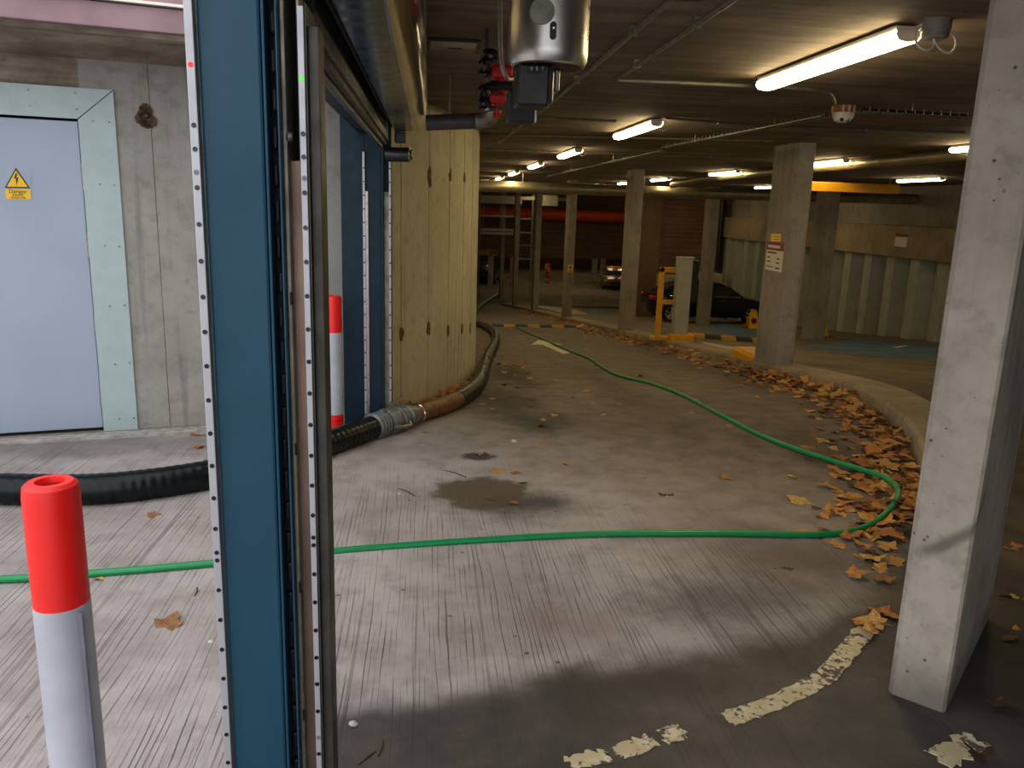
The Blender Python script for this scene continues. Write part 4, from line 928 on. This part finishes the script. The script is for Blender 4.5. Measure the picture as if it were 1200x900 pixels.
# ================================================================== CARS
def make_car(loc, yaw, paintm, label, roof=1.43, L=4.72, W=1.82, sedan=True):
    t = thing('car', loc, label, 'car'); t.rotation_euler = (0, 0, yaw)
    h = L/2
    # stations along x (rear -> front): (x, sill z, waist z, top-of-body z, half width at waist)
    st = [(-h, .42, .66, .80, .62), (-h+.10, .30, .70, .95, .74), (-h+.45, .22, .74, 1.02, .85), (-1.4, .20, .76, 1.0, .90), (-.6, .19, .74, .96, .91),
          (.3, .19, .72, .94, .91), (.95, .20, .71, .93, .90), (1.4, .20, .68, .90, .89), (h-.55, .20, .64, .82, .85), (h-.16, .24, .58, .70, .76), (h, .34, .52, .60, .62)]
    def ring(x, zs, zw, zt_, w_):
        return [(x, s*a, b) for s, a, b in ((-1, w_*.80, zs), (-1, w_*.97, zs+.10), (-1, w_, zw), (-1, w_*.94, zt_-.03), (-1, w_*.80, zt_), (1, w_*.80, zt_), (1, w_*.94, zt_-.03), (1, w_, zw), (1, w_*.97, zs+.10), (1, w_*.80, zs))]
    def loft(rings, name, mat, par, smooth=True):
        n = len(rings[0]); m = MB(); vv = [p for r_ in rings for p in r_]
        ff = [(i*n+k, i*n+(k+1) % n, (i+1)*n+(k+1) % n, (i+1)*n+k) for i in range(len(rings)-1) for k in range(n)]+[tuple(range(n))[::-1], tuple((len(rings)-1)*n+k for k in range(n))]
        m.add(vv, ff, smooth); o = m.build(name, mat, None, base=(0, 0, 0)); o.parent = par; return o
    body = loft([ring(*s) for s in st], 'body', paintm, t)
    R_ = roof
    cab = [(-h+.30, .98, .70, .70), (-1.35, 1.28, .80, .64), (-.75, R_-.02, .84, .62), (-.1, R_, .85, .62), (.35, R_-.04, .85, .62), (.72, 1.22, .84, .66), (1.18, .92, .80, .74)]
    loft([[(x, -b, .90), (x, -w2-.02, max(.91, zt_-.10)), (x, -w2+.06, zt_), (x, w2-.06, zt_), (x, w2+.02, max(.91, zt_-.10)), (x, b, .90)] for x, zt_, b, w2 in cab], 'cabin', paintm, t)
    def panel(pts, name, mat, par=t):
        m = MB(); m.add(pts, [tuple(range(len(pts)))]); o = m.build(name, mat, None, base=(0, 0, 0)); o.parent = par
        md = o.modifiers.new('thickness', 'SOLIDIFY'); md.thickness = .012; md.offset = 0; return o
    for s in (-1, 1):
        panel([(-1.62, s*.80, .96), (-1.30, s*.72, 1.24), (-.74, s*.70, R_-.09), (-.36, s*.705, R_-.07), (-.36, s*.86, .95)], 'side_window', GLASSD)
        panel([(-.30, s*.86, .95), (-.30, s*.705, R_-.07), (.20, s*.70, R_-.10), (.60, s*.73, 1.22), (.92, s*.82, .95)], 'side_window', GLASSD)
        for xw in (-1.45, 1.45):
            wh = MB().lathe([(.22, -.10), (.31, -.10), (.325, -.07), (.325, .07), (.31, .10), (.22, .10)], (xw, s*.80, .325), (0, s, 0), 24).build('tyre', TYRE, None, base=(0, 0, 0)); wh.parent = t
            rm = MB().lathe([(.225, .07), (.23, .105), (.205, .10), (.19, .03), (0, .03)], (xw, s*.80, .325), (0, s, 0), 24)
            for k in range(5):
                a = k*2*math.pi/5+.3; c_ = Vector((xw, s*.895, .325)); rm.tube([c_, c_+Vector((math.cos(a)*.21, 0, math.sin(a)*.21))], .032, 6)
            rm = rm.build('alloy_rim', ALLOY, None, base=(0, 0, 0)); rm.parent = wh
            ar_ = MB().lathe([(.335, -.12), (.36, -.12), (.36, .115), (.335, .115)], (xw, s*.80, .335), (0, s, 0), 24).build('wheel_arch', BLACK, None, base=(0, 0, 0)); ar_.parent = t
        mr = MB().box(.62, .80, s*.90-.06, s*.90+.09, .97, 1.09, .03).build('mirror', paintm, None, base=(0, 0, 0)); mr.parent = t
        o = MB().box(-1.55, 1.0, s*.895-.012, s*.895+.012, .93, .955, .004).build('chrome_strip', CHROME, None, base=(0, 0, 0)); o.parent = t
        for xd in (-.62, .38):
            o = MB().box(xd-.1, xd+.1, s*.915-.015, s*.915+.015, .80, .825, .006).build('door_handle', CHROME, None, base=(0, 0, 0)); o.parent = t
        o = MB().box(h-.32, h-.10, s*.66-.13, s*.66+.13, .60, .71, .03).build('headlamp', HEADL, None, base=(0, 0, 0)); o.parent = t
        o = MB().box(-h+.02, -h+.22, s*.62-.16, s*.62+.13, .78, .92, .03).build('tail_lamp', REDM, None, base=(0, 0, 0)); o.parent = t
    panel([(.70, -.58, 1.245), (.70, .58, 1.245), (1.16, .66, .945), (1.16, -.66, .945)], 'windscreen', GLASSD)
    panel([(-1.36, -.56, 1.29), (-1.36, .56, 1.29), (-h+.42, .60, 1.04), (-h+.42, -.60, 1.04)], 'rear_window', GLASSD)
    o = MB().box(h-.06, h+.015, -.42, .42, .42, .58, .02).build('grille', BLACK, None, base=(0, 0, 0)); o.parent = t
    return t
fw = on_deck(882, 381); yc_ = 27.4
cx = (yp(785, 378, yc_).x+yp(881, 378, yc_).x)/2
make_car((cx, yc_+.85, G(cx, yc_)+.0), -.02, CARBLK, 'black sedan parked side on behind the ticket machine', 1.42, 4.45)
make_car((4.25, 60.5, -3.995), math.radians(80), CARBLU, 'dark blue car parked beneath the yellow height sign')
make_car((13.45, 57.8, -3.995), math.radians(-100), CARYEL, 'yellow cab parked on the lower deck behind the kerb columns', 1.5)

# ================================================================== PERSON
def person(loc):
    t = thing('person', loc, 'person in orange high visibility jacket and trousers standing on the lower deck', 'person')
    J = {'pel': (0, 0, .95, .145, .11), 'wai': (0, 0, 1.10, .14, .105), 'che': (0, .0, 1.32, .165, .12), 'nec': (0, 0, 1.50, .06, .06), 'hd0': (0, -.01, 1.60, .085, .095), 'hd1': (0, -.01, 1.71, .08, .09)}
    for s, n in ((-1, 'l'), (1, 'r')):
        J['sh'+n] = (s*.20, 0, 1.43, .065, .065); J['el'+n] = (s*.25, .02, 1.14, .052, .052); J['wr'+n] = (s*.22, -.10, .93, .038, .038); J['ha'+n] = (s*.21, -.14, .85, .036, .03)
        J['hi'+n] = (s*.10, 0, .88, .10, .10); J['kn'+n] = (s*.12, -.02, .48, .075, .075); J['an'+n] = (s*.13, .02, .10, .055, .055); J['to'+n] = (s*.15, -.15, .05, .045, .04)
        for k in range(4): J['f%d%s' % (k, n)] = (s*(.185+.016*k), -.165-.004*k, .775+.008*abs(k-1), .009, .009)
        J['th'+n] = (s*.175, -.165, .83, .010, .010)
    E_ = [('pel', 'wai'), ('wai', 'che'), ('che', 'nec'), ('nec', 'hd0'), ('hd0', 'hd1')]
    for n in 'lr':
        E_ += [('che', 'sh'+n), ('sh'+n, 'el'+n), ('el'+n, 'wr'+n), ('wr'+n, 'ha'+n), ('pel', 'hi'+n), ('hi'+n, 'kn'+n), ('kn'+n, 'an'+n), ('an'+n, 'to'+n), ('ha'+n, 'th'+n)]+[('ha'+n, 'f%d%s' % (k, n)) for k in range(4)]
    ks = list(J); me = bpy.data.meshes.new('body'); me.from_pydata([J[k][:3] for k in ks], [(ks.index(a), ks.index(b)) for a, b in E_], [])
    o = bpy.data.objects.new('tmp', me); COL.objects.link(o); md = o.modifiers.new('skin', 'SKIN'); sv_ = me.skin_vertices[0].data
    for i, k in enumerate(ks): sv_[i].radius = J[k][3:]; sv_[i].use_root = (k == 'pel')
    o.modifiers.new('sub', 'SUBSURF').levels = 2
    dg = bpy.context.evaluated_depsgraph_get(); m2 = bpy.data.meshes.new_from_object(o.evaluated_get(dg)); bpy.data.objects.remove(o)
    m2.name = 'body'; m2.materials.clear()
    for mm in (HIVIS, HIVIST, BOOT, SKIN, HAIR, STRIPE): m2.materials.append(mm)
    for p in m2.polygons:
        c = p.center; p.use_smooth = True
        arm = abs(c.x) > .17 and c.z > .70
        if c.z < .14: k = 2
        elif arm and c.z < .93: k = 3
        elif c.z < .93: k = 1 if not (.30 < c.z < .36) else 5
        elif c.z < 1.50: k = 5 if (1.13 < c.z < 1.18) else 0
        elif c.z > 1.64 or (c.y > .03 and c.z > 1.55): k = 4
        else: k = 3
        p.material_index = k
    b = bpy.data.objects.new('body', m2); COL.objects.link(b); b.parent = t
    for s in (-1, 1):
        e_ = MB().lathe([(0, -.012), (.01, -.006), (.012, 0), (.01, .006), (0, .012)], (s*.032, -.098, 1.655), (0, 1, 0), 8).build('eye', BOOT, None, base=(0, 0, 0)); e_.parent = t
        e_ = MB().lathe([(0, -.03), (.018, -.015), (.02, 0), (.018, .015), (0, .03)], (s*.088, .0, 1.645), (0, 0, 1), 8).build('ear', SKIN, None, base=(0, 0, 0)); e_.parent = t
    e_ = MB().add([(-.014, -.095, 1.62), (.014, -.095, 1.62), (0, -.125, 1.622), (0, -.095, 1.665)], [(0, 1, 2), (0, 2, 3), (1, 3, 2), (0, 3, 1)]).build('nose', SKIN, None, base=(0, 0, 0)); e_.parent = t
    e_ = MB().box(-.022, .022, -.103, -.095, 1.588, 1.596, .002).build('mouth', mat_plain('lips', s2l((130, 70, 60)), .6), None, base=(0, 0, 0)); e_.parent = t
    return t
pp_ = yp(641, 333, 59.3)
per = person((pp_.x, 59.3, -3.995)); per.rotation_euler = (0, 0, 2.2)

# ================================================================== FAR BACKGROUND
fr = thing('steel_gantry', (4.0, 41, P(41)), 'grey steel framed gantry standing at the far left of the ramp', 'gantry')
yg = 46.5
def gb(px0, px1, py0, py1, nm, mat=None, dy=.12, y=yg):
    a, b = yp(px0, py1, y), yp(px1, py0, y); MB().box(min(a.x, b.x), max(a.x, b.x), y-dy, y+dy, min(a.z, b.z), max(a.z, b.z), .01).build(nm, mat or GALVD, fr)
gb(560, 563.5, 224, 352, 'post'); gb(600, 604.5, 224, 352, 'post'); gb(563, 612, 230, 238, 'top_beam'); gb(563, 606, 268.5, 270.5, 'rail'); gb(563, 606, 272.5, 274.5, 'rail')
gb(566, 567.3, 238, 269, 'mullion', None, .04); gb(586, 587.5, 238, 269, 'mullion', None, .04); gb(563, 604, 252.5, 253.8, 'transom', None, .04); gb(621.5, 624, 228, 345, 'post', None, .08)
for k, py in enumerate((256, 272, 287, 303)): gb(604, 624, py, py+1.2, 'rung', None, .04)
gb(636, 653, 229, 241, 'cabinet', mat_plain('pale_metal_cabinet', s2l((190, 184, 160)), .5), .3); gb(604, 664, 232, 234, 'tube', None, .1)
hs_ = thing('height_sign', yp(572, 300, 49.6), 'long dark yellow height sign hung on the far beam', 'sign')
a, b = yp(560, 299, 49.6), yp(583, 293, 49.6); MB().box(a.x, b.x, 49.55, 49.65, a.z, b.z, .01).build('board', mat_plain('dim_yellow_board', s2l((170, 124, 20)), .6), hs_)
for k in range(3): a, b = yp(574+3*k, 298, 49.5), yp(575.6+3*k, 294, 49.5); MB().box(a.x, b.x, 49.53, 49.55, a.z, b.z).build('marking', INK, hs_)
# lower deck columns and lamps; rear lamps are unseen, added to brighten the deck
for px, yl in ((575, 56), (697, 62), (583+18, 57), (707, 66)):
    p = yp(px, 320, yl); tag(MB().prism([(p.x-.19, yl), (p.x+.19, yl), (p.x+.19, yl+.4), (p.x-.19, yl+.4)], -4., -1.5).build('lower_column', CON), 'squat concrete column on the lower deck under the brown wall', 'column', 'lower deck columns')
for px, yl in ((584, 53.5), (641, 54.5), (673, 54.5), (694, 54.5), (716, 58), (735, 58), (600, 66), (680, 68), (575, 60), (628, 60), (660, 60), (700, 63), (640, 70), (720, 70)):
    x = yp(px, 303, yl).x; t = thing('deck_lamp', (x, yl, -1.5), 'small lit lamp under the lower deck soffit, rear ones added', 'light', 'lower deck lamps')
    MB().box(x-.30, x+.30, yl-.08, yl+.08, -1.54, -1.5, .01).build('lamp_body', WHITEPL, t); MB().box(x-.27, x+.27, yl-.06, yl+.06, -1.60, -1.54, .02).build('diffuser', TUBE, t)
# dark vertical drain pipe and low pale box by the brown wall
p = yp(842, 300, 32.85); tag(MB().tube([(p.x, 32.85, yp(842, 317, 32.85).z), (p.x, 32.85, CEIL)], .09, 10).build('downpipe', BLACK), 'black downpipe on the brown dividing wall', 'pipe')
a, b = yp(822, 333, 32.), yp(850, 321, 32.)
tag(MB().box(a.x-.2, b.x-.2, 31.7, 32.7, G(a.x, 32)-.05, b.z, .03).box(b.x-.3, b.x+.02, 31.8, 32.6, G(a.x, 32)-.05, b.z-.28, .03).build('plant_box', mat_plain('cream_metal', s2l((196, 184, 150)), .6)), 'cream metal plant box behind the black car', 'box')
a, b = yp(776, 333, 32.), yp(792, 323, 32.)
ac = thing('louvre_unit', (a.x, 31.8, G(a.x, 32)), 'pale louvred unit behind the tail of the black car', 'ventilator')
MB().box(a.x-.1, b.x+.2, 31.7, 32.6, G(a.x, 32)-.05, b.z, .03).build('case', mat_plain('cream_grey_metal', s2l((176, 166, 140)), .6), ac)
for k in range(6): MB().box(a.x-.05, b.x+.15, 31.66, 31.7, b.z-.42-.09*k, b.z-.37-.09*k).build('louvre', WHITEPL, ac)

# ================================================================== LEAVES AND LITTER
LC = [('orange', (214, 142, 58)), ('ochre', (216, 160, 84)), ('brown', (158, 106, 60)), ('yellow', (222, 180, 86)), ('dark', (84, 54, 38)), ('rust', (188, 116, 56))]
def leaf_mat(n, c):
    m, nt, b = newmat('dry_leaf_'+n); N = NT(nt)
    tc = N.n('ShaderNodeTexCoord').outputs['Object']; k = N.noise(tc, 9, 4)
    oi = N.n('ShaderNodeObjectInfo').outputs['Random']
    c0 = N.mix(N.ramp(k, .35, .7), s2l(c), s2l(tuple(v*.66 for v in c))); N.l(N.mix(N.math('MULTIPLY', oi, .5), c0, s2l(tuple(v*.74 for v in c))), b.inputs['Base Color'])
    b.inputs['Roughness'].default_value = .65; b.inputs['Subsurface Weight'].default_value = 0; return m
LM = [leaf_mat(*q) for q in LC]
def leaf_geo(seed, curl):
    rnd = random.Random(seed); lobes = [(-2.35, .62), (-1.25, .82), (0, 1.), (1.25, .82), (2.35, .62)]; out = []
    for i, (a, L_) in enumerate(lobes):
        L_ *= rnd.uniform(.85, 1.12)
        out += [(a-.42, .70*L_), (a-.22, .80*L_), (a, L_), (a+.22, .80*L_), (a+.42, .70*L_)]
        if i < 4: out.append(((a+lobes[i+1][0])/2, .56*rnd.uniform(.85, 1.15)))
    out.append((math.pi, .12))
    ctr = (0, 0, 0); V = [ctr]; cu = rnd.uniform(.6, 1.4)*curl; ph = rnd.uniform(0, 6.28)
    for a, L_ in out:
        x, y = math.sin(a)*L_, math.cos(a)*L_; V.append((x, y, cu*(.34*x*x+.22*y*y*math.sin(ph))+.10*curl*math.sin(3*a+ph)*L_))
    for a, L_ in out: x, y, z = V[1+len(V)-1-len(out)] if False else (0, 0, 0)
    n = len(out); half = [(0, 0, 0)]
    F_ = [(0, 1+i, 1+(i+1) % n) for i in range(n)]
    s0 = len(V); V += [(-.02, -.10, .0), (.02, -.10, .0), (.012, -.75, .05*curl), (-.012, -.75, .05*curl)]; F_.append((s0, s0+1, s0+2, s0+3))
    zmin = min(v_[2] for v_ in V); return [(v_[0], v_[1], v_[2]-zmin) for v_ in V], F_
SHAPES = [leaf_geo(s, c) for s, c in ((1, .25), (2, .5), (3, .8), (4, 1.1), (5, .15))]
LME = {}
def leaf_mesh(si, ci):
    if (si, ci) not in LME:
        me = bpy.data.meshes.new('leaf'); me.from_pydata(SHAPES[si][0], [], SHAPES[si][1]); me.materials.append(LM[ci]); LME[(si, ci)] = me
    return LME[(si, ci)]
nleaf = 0
def leaf(x, y, z, size, lab, grp, ci=None, si=None, tilt=.25, name='leaf'):
    global nleaf
    si = random.randrange(5) if si is None else si; ci = random.choices(range(6), (5, 4, 3, 2, 1, 3))[0] if ci is None else ci
    o = bpy.data.objects.new(name, leaf_mesh(si, ci)); COL.objects.link(o); o.location = (x, y, z+.002); o.scale = (size/2,)*3
    o.rotation_euler = (random.uniform(-tilt, tilt), random.uniform(-tilt, tilt), random.uniform(0, 6.28)); nleaf += 1
    form = ('flat', 'slightly curled', 'curled', 'tightly curled', 'pressed flat')[si]
    tag(o, '%s %s %s' % (form, LC[ci][0], lab), 'leaf', grp+', %s %s' % (form, LC[ci][0])); return o
DRIFT = ('dry plane leaf heaped in the drift against the kerb', 'leaves drifted along the kerb')
LONE = ('fallen leaf lying alone out on the open ramp', 'leaves scattered on the ramp')
WALLF = ('dry leaf gathered at the foot of the board panel wall', 'leaves along the panel wall')
PIERL = ('dry leaf lying on dark dirt right of the concrete pier', 'leaves beyond the pier')
# drift along the kerb: nearest ones as individuals, the far strip as one litter object
dz = lambda y: P(y)
for k in range(172):
    u_ = random.random(); y = 3.6+5.6*u_**1.2; d = abs(random.gauss(0, .20)); wmax = .8 if y < 6.5 else .46
    if y < 5.2: d = random.uniform(0, .8)*random.uniform(.4, 1)
    if d > wmax: continue
    x = kerb_x(y)-.05-d
    h = max(0, .085*(1-d/.40))*random.random()
    leaf(x, y, dz(y)+h, random.uniform(.12, .19), *DRIFT, tilt=.45 if h > .01 else .2)
for px, py, s, ci in ((1000, 678, .15, 0), (1022, 660, .17, 3), (1040, 645, .15, 1), (1008, 655, .12, 1), (1025, 735, .17, 1), (1012, 730, .14, 0), (1030, 718, .16, 5), (1040, 722, .15, 0), (1020, 745, .13, 1), (972, 574, .14, 1), (963, 572, .11, 0), (985, 556, .15, 1), (1008, 562, .13, 5), (965, 518, .15, 3), (975, 527, .1, 1), (980, 640, .14, 1), (990, 632, .15, 5), (970, 625, .13, 2), (955, 633, .12, 4), (1010, 640, .15, 1), (1045, 660, .16, 1), (1050, 630, .15, 0), (1025, 625, .14, 5), (1035, 612, .15, 1), (1015, 600, .14, 2), (1022, 575, .14, 0), (1035, 682, .14, 2), (1015, 650, .15, 5), (1030, 668, .15, 1)):
    p = g(px, py); leaf(p.x, p.y, p.z+random.random()*.02, s, 'large dry leaf piled where the green hose turns', 'leaves by the hose bend', ci)
lone = [(197, 734, .13, 2), (178, 605, .08, 2), (853, 561, .09, 0), (847, 560, .06, 5), (575, 549, .10, 3), (583, 554, .11, 1), (560, 533, .07, 0), (665, 545, .08, 1), (635, 522, .08, 0), (704, 605, .06, 1), (783, 583, .10, 4), (776, 581, .06, 4),
        (500, 507, .08, 1), (650, 487, .08, 1), (706, 487, .08, 1), (659, 460, .07, 1), (688, 459, .08, 1), (690, 446, .07, 5), (652, 446, .06, 1), (694, 473, .05, 3), (637, 493, .06, 1), (672, 466, .05, 2), (726, 474, .05, 1), (729, 460, .06, 5), (640, 430, .09, 5), (605, 440, .10, 5), (608, 455, .09, 4), (600, 430, .09, 2), (598, 465, .08, 4),
        (885, 466, .08, 1), (855, 500, .07, 1), (810, 484, .07, 1), (815, 468, .05, 3), (725, 425, .12, 2), (750, 441, .12, 1), (748, 440, .1, 5), (700, 429, .10, 4), (687, 409, .10, 1), (705, 409, .10, 5), (606, 556, .09, 2), (612, 566, .07, 4), (590, 582, .08, 4), (600, 590, .07, 2), (575, 586, .07, 4), (570, 535, .07, 4), (918, 668, .09, 4), (909, 682, .07, 2), (625, 470, .07, 4), (634, 500, .09, 4), (620, 478, .08, 4), (619, 506, .06, 4), (513, 490, .09, 2), (530, 493, .08, 1), (566, 474, .06, 1), (567, 455, .05, 3), (577, 468, .07, 1), (590, 452, .08, 2), (473, 498, .07, 1), (577, 480, .06, 1), (614, 420, .1, 2), (622, 444, .07, 3), (612, 429, .12, 5), (230, 510, .12, 0), (232, 525, .09, 5), (115, 679, .05, 3), (428, 612, .03, 4)]
for px, py, s, ci in lone: p = g(px, py); leaf(p.x, p.y, p.z, s*1.3, *LONE, ci=ci)
for k in range(38):
    i = random.randrange(0, 6); a, b = wpts[i], wpts[i+1]; q = a.lerp(b, random.random()); t_ = (b-a).normalized(); nn = Vector((t_.y, -t_.x, 0)); d = .05+abs(random.gauss(0, .10)); q = q+nn*d
    leaf(q.x, q.y, P(q.y)+max(0, .04-d*.2)*random.random(), random.uniform(.10, .15), *WALLF)
for px, py, s, ci in ((1180, 698, .14, 4), (1192, 742, .10, 0), (1178, 748, .11, 5), (1165, 825, .16, 2), (1195, 704, .09, 3), (1178, 585, .09, 1), (1185, 645, .12, 2), (1190, 640, .1, 5), (1150, 888, .14, 4)):
    p = g(px, py); leaf(p.x, p.y, p.z, s, *PIERL, ci=ci)
def litter(name, pts, label):
    V, Fc, MI = [], [], []
    for (x, y, z, s) in pts:
        si = random.randrange(5); vv, ff = SHAPES[si]; a = random.uniform(0, 6.28); o_ = len(V); R_ = Matrix.Rotation(a, 3, 'Z') @ Matrix.Rotation(random.uniform(-.5, .5), 3, 'X')
        V += [tuple(R_ @ Vector(v_)*(s/2)+Vector((x, y, z+.004))) for v_ in vv]; Fc += [tuple(i+o_ for i in f) for f in ff]; ci = random.choices(range(6), (4, 3, 4, 1, 2, 4))[0]; MI += [ci]*len(ff)
    me = bpy.data.meshes.new(name); me.from_pydata(V, [], Fc)
    for m_ in LM: me.materials.append(m_)
    me.polygons.foreach_set('material_index', MI); o = bpy.data.objects.new(name, me); COL.objects.link(o); tag(o, label, 'leaf litter', kind='stuff'); return o
pts = []
for k in range(900):
    y = 8.5+26*random.random()**1.4; d = abs(random.gauss(0, .22)); pts.append((KX-.05-d, y, P(y)+max(0, .09-d*.3)*random.random(), random.uniform(.09, .15)))
for k in range(560):
    y = random.uniform(3.6, 8.6); d = abs(random.gauss(0, .24)); pts.append((kerb_x(y)-.04-d, y, P(y)+max(0, .05-d*.2)*random.random(), random.uniform(.08, .14)))
litter('leaf_litter', pts, 'loose drift of brown and orange leaves packed along the kerb')
pts = []
for k in range(110):
    i = random.randrange(0, 6); a, b = wpts[i], wpts[i+1]; q = a.lerp(b, random.random()); d = .03+abs(random.gauss(0, .08)); t_ = (b-a).normalized(); q = q+Vector((t_.y, -t_.x, 0))*d; pts.append((q.x, q.y, P(q.y)+.02*random.random(), random.uniform(.08, .13)))
for k in range(60):
    y = random.uniform(8.5, 14); pts.append((random.gauss(1.0, .15), y, P(y), random.uniform(.06, .12)))
litter('wall_litter', pts, 'brown leaf litter packed against the foot of the panel wall')
# pebbles and twigs on the concrete
PEB = mat_plain('pale_chip', s2l((216, 208, 196)), .7)
for px, py, s in ((247, 753, .012), (468, 580, .014), (602, 518, .022), (493, 754, .010), (414, 850, .016), (443, 846, .008), (495, 522, .01)):
    p = g(px, py); tag(MB().lathe([(0, 0), (s*.8, s*.1), (s, s*.35), (s*.6, s*.7), (0, s*.8)], p, (random.uniform(-.2, .2), random.uniform(-.2, .2), 1), 7).build('pebble', PEB), 'small pale stone chip lying on the concrete', 'pebble', 'stone chips on the ramp')
TW = mat_plain('dry_twig', s2l((84, 62, 46)), .8)
for a, b in (((448, 868), (443, 888)), ((440, 882), (420, 898)), ((228, 700), (231, 690)), ((520, 552), (546, 560)), ((535, 857), (548, 866)), ((466, 573), (486, 582))):
    p, q = g(*a), g(*b); mid = (p+q)/2+Vector((.005, .005, .004)); up = Vector((0, 0, .004))
    tag(MB().tube([p+up, mid+up, q+up], .0035, 6).build('twig', TW), 'thin dry twig lying on the concrete', 'twig', 'twigs on the ramp')
print('leaves', nleaf)
